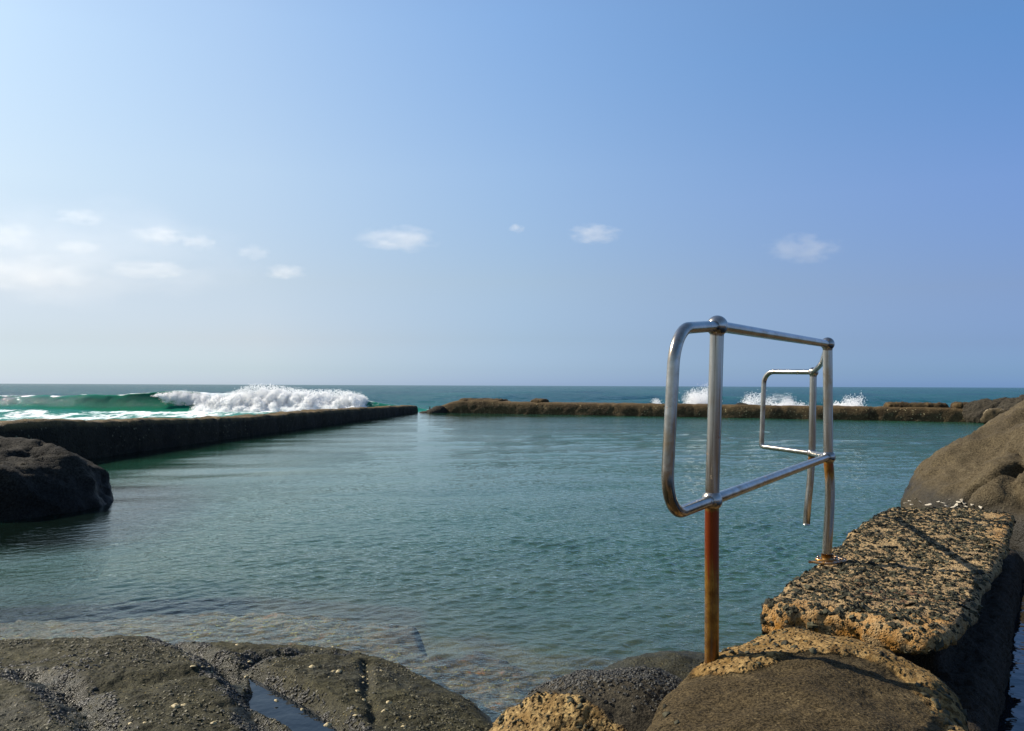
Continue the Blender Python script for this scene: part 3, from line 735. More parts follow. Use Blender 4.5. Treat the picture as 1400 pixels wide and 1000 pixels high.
def spray(name, P, r0, r1, label, seed=0):
    r_ = np.random.default_rng(seed); N = r_.normal(size=P.shape); N /= np.linalg.norm(N, axis=1, keepdims=True)
    v, f = stones(P, N, r_.uniform(r0, r1, len(P)), seed=seed+1000, bits=ICO0, flat=(.7, 1.2), sink=.5)
    tag(obj(name, v, f, M['spray'], smooth=False), label, 'spray', kind='stuff')
def jets(c, w, h, n, nj, q, lean=0., wid=.9):
    """droplets along ballistic jets thrown up from a strip w wide"""
    P = []
    per = max(1, n//nj)
    for k in range(nj):
        x0 = q.normal()*.40*w; big = math.exp(-(x0/w)**2*2.2)*q.uniform(.45, 1.0)
        vx = lean*big+q.normal()*.22*wid; l = h*big; bend = q.uniform(.1, .5)*np.sign(vx or 1)
        t = q.random(per)**1.15; sp = (.015+.075*t)*h
        X_ = c.x+x0+vx*l*t+bend*.12*l*t**3+q.normal(size=per)*sp*1.1
        Z_ = SEA+.1+l*(1.25*t-.28*t*t)+q.normal(size=per)*sp*.8
        P.append(np.stack([X_, c.y+q.normal()*.3+q.normal(size=per)*.12, Z_], -1))
    return np.concatenate(P)
r_ = np.random.default_rng(31)
cs, rs = [], []
top = lambda x: np.interp(x, [-21.5, -20, -18, -16.5, -15, -13, -11.5, -10.5, -9.6, -8.8], [.75, .85, .98, 1.52, 1.45, 1.18, 1.22, 1.15, .95, .35])
for i in range(340):
    x = r_.uniform(-19.3, -9.4); h = top(x)
    z = SEA+h*r_.uniform(.0, 1)**.8*.92; y = 50.9+r_.normal()*.45+1.*(z-SEA)/max(h, .1)*.5-.6*(1-(z-SEA)/max(h, .1))
    cs.append((x, y, z-.12)); rs.append(r_.uniform(.10, .22))
for i in range(60):
    cs.append((r_.uniform(-19.0, -9), 49.9+r_.normal()*.5, SEA+.0)); rs.append(r_.uniform(.12, .28))
wV, wQ, wo = blobs('whitewater', cs, rs, (-22.5, 47.5, SEA-.3), (-7.8, 54, 1.8), .085, 'long heap of white foam where the left wave has broken', 'foam', seed=41)
# curtain of falling water at the curl, mist blown off the tops
P = []
for i in range(20000):                     # torn water all over the heap
    x = r_.uniform(-20., -9.4); h = top(x)*1.05; u = r_.random()
    P.append((x, 50.35+1.0*u+r_.normal()*.28, SEA+.1+h*u+r_.normal()*.06))
for i in range(10000):                      # strands of the falling lip, the green face showing between them
    k = int(r_.integers(0, 16)); x = -22.4+2.9*(k/15.)**.8+r_.normal()*.05; u = r_.random()**.8
    hh = np.interp(x, [-22.6, -22, -21, -20], [.98, 1.12, 1.22, 1.1]); dp = np.interp(x, [-22.6, -21.6, -20], [.15, .7, 1.])*(.55+.45*math.sin(k*2.3)**2)
    P.append((x+.10*r_.normal()*(.4+u), 51.45-.5*math.sin(min(u*2.2, 1.57))+r_.normal()*.06, SEA+hh*(1-u*dp)+abs(r_.normal())*.06))
for px in np.linspace(-20.5, -9.6, 34):
    q = np.random.default_rng(int(-px*100)); P += list(jets(Vector((px, 51.4, 0)), .5, top(px)*.95+q.uniform(0, .30), 190, 5, q, .15, .8))
spray('wave_spray', np.array(P), .008, .022, 'fine white mist blown off the breaking wave', 3)
def fwy(x): return 39.7-.4*(x+4)
# bursts of spray behind the far wall
def fwy(x): return 39.7-.4*(x+4)
def wallside(px, back=2.4): return at_d(px, 553, fwy(at_d(px, 553, 36).x)+back)
q = np.random.default_rng(70); cs, rs = [], []
env = lambda px: np.interp(px, [893, 905, 925, 945, 960, 985, 1000, 1030, 1046, 1052, 1070, 1092, 1107, 1116, 1125, 1142, 1152, 1170, 1186], [.05, .3, .2, .45, .6, .32, .18, .2, .12, .42, .58, .6, .45, .2, .25, .55, .68, .4, .03])
for i in range(420):
    px = q.uniform(893, 1188); c = wallside(px); h = env(px)
    cs.append((c.x, c.y+q.normal()*.3, SEA+.12+.62*h*q.random()**.7*1.6)); rs.append(q.uniform(.07, .16))
C_ = np.array(cs)
blobs('surf_foam', cs, rs, (C_[:, 0].min()-.5, C_[:, 1].min()-.6, SEA-.3), (C_[:, 0].max()+.5, C_[:, 1].max()+.6, 1.2), .07, 'low line of white surf along the back of the far wall', 'foam', amp=(.10, .12), seed=71)
for px, py, half, n, nj, lean, lb in [(957, 528, 22, 15000, 26, .05, 'white spike of spray, the tallest over the far wall'), (912, 545, 22, 2500, 10, -.2, 'low white spray seen just left of the near rail loop'),
                                     (1020, 536, 30, 5200, 13, .55, 'thin veil of spray between post and far loop'), (1080, 543, 40, 8000, 26, .0, 'white spray in the far rail loop, wide and low'), (1155, 540, 26, 9000, 24, .3, 'white spray right of the middle post, trailing to one side')]:
    q = np.random.default_rng(int(px)); c = wallside(px); w = half/F*c.y; hz = at_d(px, py, c.y).z-SEA
    spray('splash', jets(c, w, hz, int(n*2.2), nj, q, lean), .005, .0150, lb, int(px))
# ------------------------------------------------------------------ pool walls far off
def swept_wall(name, path, tops, half, mat, label, seed=0, step=.14, bot=-.9, slope=.18, amp=.05, spots=None):
    path = [Vector(p) for p in path]; L = sum((b-a).length for a, b in zip(path[:-1], path[1:])); n = int(L/step)
    cum = [0]
    for a, b in zip(path[:-1], path[1:]): cum.append(cum[-1]+(b-a).length)
    s = np.linspace(0, L, n)
    cx = np.interp(s, cum, [p.x for p in path]); cyy = np.interp(s, cum, [p.y for p in path])
    tx, ty = np.gradient(cx), np.gradient(cyy); q = np.hypot(tx, ty); nxx, nyy = ty/q, -tx/q      # towards the pool (right hand of the path)
    hz = np.interp(s, tops[0], tops[1]); half = np.interp(s, [0, L], half)
    up = np.linspace(0, 1, 16)
    prof = [(1+slope*(1-u)**1.5, u) for u in up[:-3]]+[(.97, .93), (.90, .985), (.78, 1.0)]
    prof = [(a, u) for a, u in prof]; flat = np.linspace(.6, -.6, 5)
    prof += [(a, 1.0) for a in flat]+[(-p[0], p[1]) for p in prof[::-1]]
    pr = np.array(prof); m = len(pr)
    off = pr[:, 0][None]*half[:, None]; z = bot+(hz-bot)[:, None]*pr[:, 1][None]
    V = np.stack([cx[:, None]+nxx[:, None]*off, cyy[:, None]+nyy[:, None]*off, z], -1).reshape(-1, 3)
    Q = grid_faces(n, m)
    c = np.array([cx.mean(), cyy.mean(), 0]); N = normals(V, Q)
    if (N[m*(n//2)+m//2][2]) < 0: Q = Q[:, ::-1]
    N0 = normals(V, Q); sj = np.repeat(s, m); jt = np.abs((sj+.25*fbm(V, 1.5, 2, seed+8))%3.6-1.8); V = V-N0*(.05*np.exp(-(jt/.07)**2))[:, None]
    V = displace(V, Q, [(amp, .9, 3, seed, False), (amp*.8, 3.2, 4, seed+3, True)])
    caps = [list(range(m)), [(n-1)*m+i for i in range(m)]]
    tri = to_tris(Q).tolist()
    for e, cc in enumerate(caps):
        for i in range(1, m-1): tri.append((cc[0], cc[i], cc[i+1]) if e == 0 else (cc[0], cc[i+1], cc[i]))
    zt = np.repeat(hz, m); topm = sstep(-.10, -.02, V[:, 2]-zt); band = sstep(-.62, -.25, V[:, 2]-zt)*sstep(.02, -.12, V[:, 2]-zt)
    o = obj(name, V, np.array(tri), mat, attrs=dict(top=topm, band=band)); tag(o, label, 'wall'); return o
# left wall: 0 at its far end
def lpt(px): k = (px-700)/F; d = 9.28/(.112-k); return d
tp = [(571, 555), (520, 557.5), (450, 562), (400, 566), (350, 570), (300, 572), (250, 574), (205, 573.5), (190, 575), (150, 576), (138, 575), (125, 575.5), (100, 575), (80, 575), (60, 577), (30, 578.5), (0, 580)]
path = []; ss = []; zz = []; last = None; acc = 0
for px, py in tp:
    d = lpt(px); p = at_d(px, py, d+.4)
    b = Vector((p.x, p.y)) ; q = Vector((p.x*d/(d+.4), d))
    if last is not None: acc += (q-last).length
    last = q; path.append((q.x, q.y)); ss.append(acc); zz.append(p.z)
e = (last-Vector(path[-3])).normalized()
path += [tuple(last+e*3), tuple(last+e*9)]; ss += [acc+3, acc+9]; zz += [zz[-1]+.02, zz[-1]-.1]
path = [(x-.40+.0*y, y) for x, y in path]
swept_wall('pool_wall', path[::-1], ([acc+9-s for s in ss][::-1], zz[::-1]), (.42, .40), M['side_wall'], 'long black weed-covered wall running out along the left of the pool', seed=201, amp=.065, slope=.10)
# far wall
ft = [(594, 558), (606, 553.5), (620, 549.5), (632, 547.5), (660, 547.5), (676, 548), (690, 550.5), (715, 550.5), (760, 551.5), (860, 552.5), (1000, 554.5), (1100, 556), (1200, 557), (1260, 557.5), (1305, 558.5), (1330, 561), (1345, 566), (1352, 570)]
A0, A1 = Vector((-4.1, 39.85)), Vector((18.3, 30.75)); AD = (A1-A0).normalized()
def fpt(px):                                # where the far wall's foot stands in the direction px
    k = at_d(px, 560, 10).x/10; t = (k*A0.y-A0.x)/(AD.x-k*AD.y); return A0+AD*t, t
path, ss, zz = [], [], []
for px, py in ft:
    q, s = fpt(px); path.append((q.x, q.y)); ss.append(s-fpt(594)[1]); zz.append(at_d(px, py, q.y+.3).z)
pn = Vector((-AD.y, AD.x))
path = [(x+pn.x*.62, y+pn.y*.62) for x, y in path]
swept_wall('pool_wall', path, (ss, zz), (.60, .60), M['far_wall'], 'brown barnacle-flecked wall closing the far side of the pool', seed=221, amp=.05, slope=.12)
def rock(name, fn, lo, hi, res, mat, label, cat='rock', disp=(), attrs=None, group=None, post=None):
    V, Q = surfnets(fn, lo, hi, res); V = displace(V, Q, disp)
    if post: V = post(V, Q)
    at = attrs(V, normals(V, Q)) if attrs else {}
    o = obj(name, V, Q, mat, attrs=at); tag(o, label, cat, group)
    return V, Q, o
def slab_far(px0, px1, pyt, pyb, wid, label, seed, name='coping_stone', mat='coping', back=.62):
    a, b = fpt(px0)[0]+pn*back, fpt(px1)[0]+pn*back
    zt, zb = at_d((px0+px1)/2, pyt, (a.y+b.y)/2).z, at_d((px0+px1)/2, pyb, (a.y+b.y)/2).z
    poly = [tuple(a-pn*wid), tuple(b-pn*wid*.9), tuple(b+pn*wid*.9), tuple(a+pn*wid)]
    A = np.array(poly); lo = [A[:, 0].min()-.3, A[:, 1].min()-.3, zb-.35]; hi = [A[:, 0].max()+.3, A[:, 1].max()+.3, zt+.3]
    rock(name, lambda P: prism(P, poly, zb-.12, zt, .07), lo, hi, .06, M[mat], label, 'coping', [(.10, 1.6, 4, seed, False), (.07, 5, 3, seed+1, True)])
slab_far(626, 683, 546.8, 550, .5, 'ochre crumbling cap on the far wall beside the gap', 231)
slab_far(722, 741, 547, 552, .35, 'small ochre hump alone on the far wall', 233)
slab_far(1213, 1297, 552.5, 558, .42, 'long flat rust-brown cap on the right end of the far wall', 235)
slab_far(1305, 1330, 552.5, 562, .42, 'broken rust-brown block at the very end of the far wall', 237)
# sill stones and a stake in the gap between the walls
def boulder(name, c, r, mat, label, seed, rz=0., group=None, cat='rock', res=None, amp=.16, extra=None, attrs=None, cuts=0):
    m = max(r); res = res or m/22
    def fn(P):
        d = ell(P, c, r, rz)
        if extra: d = extra(P, d)
        if cuts:
            q = np.random.default_rng(seed)
            for _ in range(cuts):
                nn = q.normal(size=3); nn[2] = abs(nn[2])*.8; nn /= np.linalg.norm(nn); rr = np.linalg.norm(np.array(r)*nn)
                d = smax(d, (P-np.array(c, np.float32))@nn.astype(np.float32)-rr*q.uniform(.55, .85), .03*m)
        return d+amp*m*.6*fbm(P, 1.1/m, 3, seed)
    lo = [c[i]-m*1.35 for i in range(3)]; hi = [c[i]+m*1.35 for i in range(3)]
    return rock(name, fn, lo, hi, res, M[mat], label, cat, [(amp*m*.35, 2.6/m, 4, seed+7, True), (amp*m*.12, 8/m, 4, seed+9, False)], attrs, group)
p = at_d(592, 561, 39.3); boulder('sill_rock', (p.x, p.y, -.08), (.42, .5, .26), 'far_rock', 'small dark sloping rock against the start of the far wall', 241)
p = at_d(583, 564, 39.2); boulder('sill_rock', (p.x, p.y, -.12), (.42, .35, .2), 'far_rock', 'tiny low rock awash in the gap between the walls', 243)
p = at_d(600, 558.5, 39.5); boulder('sill_rock', (p.x, p.y, .05), (.40, .45, .28), 'far_rock', 'dark angular rock at the foot of the far wall\'s sloping end', 245)
p = at_d(587.5, 562, 39.6); v, f = tube([(p.x, p.y, -.3), (p.x, p.y, .14), (p.x+.01, p.y, .30)], [.03, .028, .022], 8)
tag(obj('stake', v, f, M['coping']), 'thin rusty stake standing in the gap between the two walls', 'stake')
p = fpt(1012)[0]+pn*.6; boulder('flat_stone', (p.x, p.y, at_d(1012, 553, p.y).z-.02), (.26, .2, .07), 'far_rock', 'small flat dark stone lying on the far wall by the post', 247)
for k, (px, py, d, r, lb) in enumerate([(1345, 556, 31, (.75, .8, .42), 'grey rock at the wall\'s end, leftmost of the far rocks'), (1374, 550, 33, (.72, .7, .30), 'highest dark rock on the skyline right of the far wall'),
                                         (1392, 557, 29, (.72, .8, .38), 'pointed grey rock just right of the skyline rock'), (1365, 566.5, 26, (.75, .6, .16), 'pale flat barnacled shelf below the far grey rocks'), (1412, 553, 31, (.8, .8, .4), 'dark rock at the photo\'s right edge on the horizon')]):
    p = at_d(px, py, d); mat = 'hill_rock' if k == 3 else 'far_rock'
    boulder('sea_rock', (p.x, p.y, p.z-r[2]*.55), (r[0], r[1], r[2]*1.6), mat, lb, 251+k*3, rz=.3*k, group='rocks beyond the far wall', amp=.2, cuts=9, res=.05, attrs=(lambda V, N: dict(mask=sstep(.0, .6, fbm(V, 2., 3, 5)), wet=V[:, 0]*0)) if k == 3 else None)

# ------------------------------------------------------------------ near boulders
# dark boulder at the left
def fE(P):
    P = P+.10*np.stack([fbm(P, .9, 3, 301), fbm(P, .9, 3, 302), fbm(P, .9, 3, 303)], -1)
    d = ell(P, (-6.15, 9.0, -.25), (1.45, 1.35, .92))
    d = smin(d, ell(P, (-5.45, 8.9, -.30), (.80, 1.1, .86)), .22)
    d = smin(d, ell(P, (-7.8, 8.6, -.2), (1.5, 1.5, .88)), .2)
    d = smin(d, ell(P, (-6.3, 8.0, -.35), (1.05, .9, .62)), .1)
    return d
rock('boulder', fE, (-9.6, 6.6, -1), (-4.2, 10.8, 1.0), .045, M['dark_rock'], 'big black rounded boulder at the left edge of the pool', 'boulder', [(.15, 1.3, 4, 311, True), (.04, 6, 4, 312, True)], lambda V, N: dict(wet=sstep(.42, .22, V[:, 2]+.12*fbm(V, 2, 3, 319))))
# brown boulder at the right, standing behind the slab
def fD(P):
    P = P+.12*np.stack([fbm(P, .8, 3, 321), fbm(P, .8, 3, 322), fbm(P, .8, 3, 323)], -1)
    d = ell(P, (6.12, 8.1, .0), (1.95, 1.7, 1.03), .35)
    d = smin(d, ell(P, (5.25, 7.25, -.1), (1.0, 1.0, .82), .6), .22)
    d = smin(d, ell(P, (5.3, 6.4, .1), (.95, .75, .60), .3), .05)
    d = smin(d, ell(P, (6.8, 8.8, -.1), (1.9, 1.9, 1.30)), .4)
    d = smax(d, -ell(P, (4.62, 6.75, 1.12), (.55, .32, .22), .5), .2)
    return d
def aD(V, N): return dict(wet=sstep(.44, .22, V[:, 2]+.10*fbm(V, 2.5, 4, 328))*sstep(3.3, 3.7, V[:, 0]-.25*V[:, 1]+1.5), mask=sstep(.56, .47, V[:, 2]+.08*fbm(V, 5, 3, 327))*sstep(3.75, 3.4, V[:, 0]))  # the wet mask here paints shade on the boulder's lower right
from mathutils.bvhtree import BVHTree
def bvh(V, Q): return BVHTree.FromPolygons([tuple(v) for v in V], [tuple(int(i) for i in q) for q in Q])
def sD(V, Q):                                # joints and hollows in the stone
    B = bvh(V, Q)
    def hit(px, py): h = B.ray_cast(Vector((0, 0, EYE)), ray(px, py))[0]; return np.array(h if h is not None else at_d(px, py, 7))
    N = normals(V, Q); W = V+.05*np.stack([fbm(V, 3, 3, s) for s in (81, 82, 83)], -1)
    def seg(pts, w):
        P_ = [hit(*p) for p in pts]; d = np.full(len(V), 9.)
        for a, b in zip(P_[:-1], P_[1:]):
            e = b-a; t = np.clip(((W-a)@e)/(e@e+1e-9), 0, 1); d = np.minimum(d, np.linalg.norm(W-a-t[:, None]*e, axis=1))
        return np.exp(-(d/w)**2)
    k = .13*seg([(1322, 690), (1328, 676), (1342, 661), (1365, 650), (1398, 637)], .055)+.10*seg([(1392, 642), (1384, 665), (1398, 690)], .05)+.10*seg([(1376, 600), (1392, 622), (1386, 640)], .05)
    k = k+.11*seg([(1318, 632), (1345, 616), (1372, 604)], .26)-.08*seg([(1350, 680), (1372, 668)], .22)
    return V-N*k[:, None]
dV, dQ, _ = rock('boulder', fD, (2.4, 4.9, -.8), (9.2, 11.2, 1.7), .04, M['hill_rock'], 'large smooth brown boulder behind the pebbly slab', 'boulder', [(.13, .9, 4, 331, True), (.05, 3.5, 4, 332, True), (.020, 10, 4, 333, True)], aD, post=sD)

# the near wall: slab of exposed pebbles over a worn core, its shade painted near black
slab_poly = [tuple(at_z(x, y, .47).xy) for x, y in [(1043, 822), (1060, 812), (1100, 780), (1150, 742), (1200, 703), (1212, 694), (1260, 694), (1320, 696), (1386, 702), (1380, 722), (1370, 758), (1349, 796), (1328, 838), (1300, 868), (1272, 872), (1225, 862), (1175, 845), (1120, 838), (1070, 830)]]
SP = np.array(slab_poly)
def fS(P):
    Pw = P+.035*np.stack([fbm(P, 3., 3, 341), fbm(P, 3., 3, 342), .6*fbm(P, 3., 3, 343)], -1)
    front = (P[:, 0]-W0.x)*WD.x+(P[:, 1]-W0.y)*WD.y
    d = prism(Pw, slab_poly, .33, .468, .035)
    core = [wp(.42, .14), wp(3.0, .10), wp(3.0, .66), wp(.42, .58)]
    ac = (P[:, 0]-W0.x)*WN.x+(P[:, 1]-W0.y)*WN.y
    d = smax(d, .330+.085*ac/.7-P[:, 2], .03)
    d = smin(d, prism(Pw, core, -.9, .38, .05), .03)
    low = [wp(-.1, .52), wp(3.6, .55), wp(3.6, .82), wp(-.1, .77)]
    d = smin(d, prism(Pw, low, -.9, .16, .08), .08)
    return d
V, Q = surfnets(fS, (SP[:, 0].min()-.25, SP[:, 1].min()-.25, -.5), (SP[:, 0].max()+.3, SP[:, 1].max()+.3, .6), .016)
V = displace(V, Q, [(.030, 5., 4, 351, False), (.018, 22., 4, 352, True)])
N = normals(V, Q)
fr = (V[:, 0]-W0.x)*WD.x+(V[:, 1]-W0.y)*WD.y; ac = (V[:, 0]-W0.x)*WN.x+(V[:, 1]-W0.y)*WN.y
rust = sstep(.22, .02, fr-.15*ac+.1*fbm(V, 5, 3, 355))*sstep(.5, .40, V[:, 2]); rust = np.maximum(rust, .5*sstep(.10, .0, fr-.12*ac)); rust = np.maximum(rust, sstep(.6, .8, ac)*sstep(1.6, 2.2, fr)*.7)
q1 = at_z(1215, 815, .47)
stain = np.exp(-((V[:, 0]-q1.x)**2+(V[:, 1]-q1.y)**2)/.22**2)
side = np.maximum(sstep(.36, .33, V[:, 2]), sstep(.66, .74, ac)*sstep(.44, .36, V[:, 2]))  # shade below the slab and down its right side, painted as dark colour
mk = sstep(.2, .7, N[:, 2])*sstep(.36, .42, V[:, 2])+.25*sstep(.30, .34, V[:, 2])*(ac < .62)
P, Ns, r_ = scatter(V, Q, 8600, mk+1e-6, 21)
thin = fbm(P, 6., 3, 357) > -.22
P, Ns = P[thin], Ns[thin]
pv, pf = stones(P, Ns, np.clip(np.exp(r_.normal(-4.95, .38, len(P))), .003, .016), seed=22, sink=.32, flat=(.4, .8), rough=.30)
T = to_tris(Q)
z0 = np.zeros(len(pv))
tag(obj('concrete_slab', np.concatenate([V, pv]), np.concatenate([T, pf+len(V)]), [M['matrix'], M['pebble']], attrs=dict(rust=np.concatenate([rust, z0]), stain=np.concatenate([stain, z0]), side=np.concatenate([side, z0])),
        fmat=np.concatenate([np.zeros(len(T)), np.ones(len(pf))]), smooth=np.concatenate([np.ones(len(T), bool), np.zeros(len(pf), bool)])), 'worn slab of tan concrete full of dark pebbles, carrying the middle post', 'slab')

# smooth brown rock at the bottom with a crust of old concrete round its back
A_out = [tuple(at_z(x, y, .42).xy) for x, y in [(858, 1010), (895, 968), (925, 935), (955, 912), (985, 902), (1018, 884), (1058, 868), (1100, 872), (1160, 888), (1235, 908), (1290, 935), (1310, 958), (1314, 1000)]]+[(1.25, 1.45), (.30, 1.35)]
A_in = [tuple(at_z(x, y, .49).xy) for x, y in [(780, 1060), (820, 1010), (890, 940), (950, 905), (990, 917), (1025, 920), (1066, 910), (1120, 906), (1172, 907), (1224, 918), (1270, 946), (1290, 985), (1296, 1030)]]+[(1.2, 1.3), (.25, 1.2)]
AP = np.array(A_out)
def fA(P):
    Pw = P+.03*np.stack([fbm(P, 3., 3, 361), fbm(P, 3., 3, 362), 0*P[:, 0]], -1)
    d2 = sdpoly(Pw[:, 0], Pw[:, 1], A_out); top = .450-.035*sstep(-.12, .0, d2)+.055*sstep(-.06, -.42, d2)+.025*fbm(P, 2.2, 3, 363)
    ins = sdpoly(Pw[:, 0], Pw[:, 1], A_in); top = top+.014*sstep(.0, .03, ins+.03*fbm(P, 6, 3, 364))
    dz = P[:, 2]-top; d2 = d2+.22*np.maximum(.30-P[:, 2], 0)**1.5*.6
    r = .07; a, b = d2+r, dz+r
    return np.minimum(np.maximum(a, b), 0)+np.hypot(np.maximum(a, 0), np.maximum(b, 0))-r
V, Q = surfnets(fA, (.0, 1.25, -.3), (1.75, 3.25, .72), .013)
V = displace(V, Q, [(.016, 3., 4, 364, True), (.012, 6., 4, 365, False), (.007, 20., 3, 366, True)])
N = normals(V, Q)
ins = sdpoly(V[:, 0], V[:, 1], A_in)
m = sstep(-.035, .03, ins+.05*fbm(V, 7, 4, 368))*sstep(.0, .05, V[:, 2]-.12)*sstep(.53, .61, V[:, 0]+.03*fbm(V, 9, 3, 370))
V = V+N*(m*.012*fbm(V, 34., 3, 367, ridge=True))[:, None]
P, Ns, r_ = scatter(V, Q, 300, m*sstep(.1, .3, V[:, 2])*sstep(-.2, .2, fbm(V, 7, 3, 369))+.012, 23)
pv, pf = stones(P, Ns, r_.uniform(.004, .012, len(P)), seed=24, sink=.3)
T = to_tris(Q)
tag(obj('wall_rock', np.concatenate([V, pv]), np.concatenate([T, pf+len(V)]), [M['brown_rock'], M['pebble']], attrs=dict(mask=np.concatenate([m, np.zeros(len(pv))])), fmat=np.concatenate([np.zeros(len(T)), np.ones(len(pf))])),
    'smooth brown rock with a sandy concrete crust, holding the nearest post', 'rock')
aV, aQ = V, Q

# grey boulder beside it, capped with small mussels, its front faced with pebbly concrete
def fB(P):
    Pw = P+.03*np.stack([fbm(P, 3., 3, 371), fbm(P, 3., 3, 372), fbm(P, 3., 3, 373)], -1)
    d = ell(Pw, (.42, 2.98, -.02), (.44, .34, .30), -.15)
    d = smin(d, ell(Pw, (.22, 2.90, .0), (.26, .24, .22)), .08)
    f = prism(Pw, [(-.06, 2.6), (.60, 2.25), (.80, 2.6), (.45, 2.78), (.24, 2.92), (.06, 3.04), (-.03, 2.98)], -.6, .105, .06)
    return smin(d, f, .09)
bV, bQ = surfnets(fB, (-.35, 2.0, -.4), (1.1, 3.6, .5), .013)
bV = displace(bV, bQ, [(.018, 5., 4, 375, True), (.006, 24., 3, 376, True)])
bN = normals(bV, bQ)
fl = bV[:, 1]-np.interp(bV[:, 0], [-.1, .05, .24, .42, .6, .8], [3.04, 2.98, 2.85, 2.71, 2.59, 2.46])
m = sstep(.03, -.03, fl+.05*fbm(bV, 8, 3, 377))
bV = bV+bN*(m*.022*fbm(bV, 24., 3, 379, ridge=True))[:, None]
mp = sstep(-.05, .2, fbm(bV, 9, 3, 380))
P, Ns, r_ = scatter(bV, bQ, 300, m*mp*(bV[:, 2] > -.1)+.004, 25)
pv, pf = stones(P, Ns, r_.uniform(.004, .012, len(P)), seed=26, sink=.3)
T = to_tris(bQ)
tag(obj('capped_rock', np.concatenate([bV, pv]), np.concatenate([T, pf+len(bV)]), [M['mussel_rock'], M['pebble']], attrs=dict(mask=np.concatenate([m, np.zeros(len(pv))])), fmat=np.concatenate([np.zeros(len(T)), np.ones(len(pf))])),
    'grey rock with a dark gritty cap and yellowish pebbly front', 'rock')
c = at_z(850, 925, .24)
mm = sstep(.42, .12, np.hypot((bV[:, 0]-c.x)*.8, (bV[:, 1]-c.y)*1.3)+.15*fbm(bV, 6, 3, 381))*(1-m)*(bN[:, 2] > .2)
P, Ns, r_ = scatter(bV, bQ, 4200, mm+1e-7, 27)
pv, pf = stones(P, Ns, r_.uniform(.003, .0075, len(P)), seed=28, sink=.25)
tag(obj('mussel_cap', pv, pf, M['mussel'], smooth=False), 'dense cap of tiny black mussels on the grey rock', 'mussels', kind='stuff')
# low wet rock behind them
boulder('wet_rock', (.78, 3.72, -.06), (.42, .30, .16), 'shore_rock', 'low wet olive rock awash between the grey rock and the nearest post', 391, amp=.12, res=.015, attrs=lambda V, N: dict(wet=np.full(len(V), .6)))

# oysters where the brown boulder meets the slab, and down the shaded side
def oyster(name, r, seed):
    r_ = random.Random(seed); n = 18; V = []; rings = [(1., .0), (.95, .12), (.7, .26), (.4, .32), (.12, .30)]
    J = [1+.22*math.cos(2*math.pi*k/n*3+seed)+r_.uniform(-.14, .14) for k in range(n)]
    for q, z in rings:
        for k in range(n):
            a = 2*math.pi*k/n; V.append((r*q*J[k]*1.3*math.cos(a)+.25*r*(1-q), r*q*J[k]*math.sin(a), r*z+.06*r*math.sin(3*a)*q))
    Fc = [tuple(f) for f in grid_faces(5, n, True)]+[tuple(4*n+k for k in range(n))]
    return obj(name, V, Fc, M['oyster'], recentre=False)
dB = bvh(dV, dQ)
oy = [(1238, 688), (1243, 685), (1252, 683), (1258, 686), (1283, 686), (1294, 692), (1299, 683), (1304, 693), (1311, 686), (1308, 690), (1319, 688), (1321, 692), (1315, 684), (1341, 693), (1246, 690), (1290, 688), (1330, 690), (1270, 690)]
proto = oyster('oyster_shell', .030, 5); k = 0
for i, (px, py) in enumerate(oy):
    d = ray(px, py); hit = dB.ray_cast(Vector((0, 0, EYE)), d)
    p = hit[0] if hit[0] is not None and hit[0].y < 7.5 else at_z(px, py, .50)
    o = proto if k == 0 else proto.copy()
    if k: COL.objects.link(o)
    k += 1; s = rng.uniform(.28, .62); o.scale = (s, s, s*.7); o.location = p
    n = hit[1] if hit[0] is not None and hit[0].y < 7.5 else Vector((0, 0, 1))
    n = (n+Vector((0, 0, 1.2))).normalized()
    o.rotation_mode = 'QUATERNION'; o.rotation_quaternion = n.to_track_quat('Z', 'Y') @ Euler((rng.uniform(-.4, .4), rng.uniform(-.4, .4), rng.uniform(0, 6.28))).to_quaternion()
    tag(o, 'small white oyster shell at the foot of the brown boulder', 'shell', 'oysters between boulder and slab')

# ------------------------------------------------------------------ handrail
B1 = at_d(973, 911, 2.60); B2 = at_d(1131, 768, 4.05)
T1, L1 = at_d(980.5, 446, 2.60), at_d(973.5, 684, 2.60)
T2, L2 = at_d(1131.5, 470.5, 4.05), at_d(1132.5, 625, 4.05)
T3, L3 = at_d(1112, 509, 5.60), at_d(1110, 620, 5.60)
hr = empty('handrail', (B1.x, B1.y, B1.z)); bpy.context.view_layer.update()
tag(hr, 'bent stainless steel handrail, rusting at its feet, beside the pool', 'handrail')
def part(name, vf, m, attrs=None): return obj(name, vf[0], vf[1], m, hr, attrs=attrs)
def post(pts, rad, lz, seed):
    P = dense(smooth_path(pts, 8), .02); vf = tube(P, rad, 28)
    z = np.array([v[2] for v in vf[0]])
    below = lz-z
    r = np.where(below > 0, np.interp(below, seed[0], seed[1]), 0)
    part('post', vf, M['rusty_steel'], dict(rust=r))
post([B1-Vector((0, 0, .05)), B1.lerp(L1, .4), L1, L1.lerp(T1, .5), T1], .0225, L1.z-.02, ([0, .02, .12, .3, .5, .6], [.6, 1.0, .95, .62, .66, .45]))
q = lambda px, py: at_d(px, py, 4.05)
post([q(1131, 772), q(1130.5, 755), q(1133, 715), q(1134.5, 680), q(1134, 650), L2, L2.lerp(T2, .5), T2], .0235, L2.z-.02, ([0, .01, .10, .2, .6], [.45, .85, .40, .16, .10]))
q = lambda px, py: at_d(px, py, 5.60)
post([q(1102.5, 718), q(1104, 695), q(1107.5, 660), L3, L3.lerp(T3, .5), T3], .0235, L3.z-.02, ([0, .01, .06, .14, .5], [.5, .9, .4, .22, .15]))
dv = (T1-T2).normalized(); dl = (L1-L2).normalized()
part('top_rail', tube(dense([T1, T2]), .0185, 24), M['steel'])
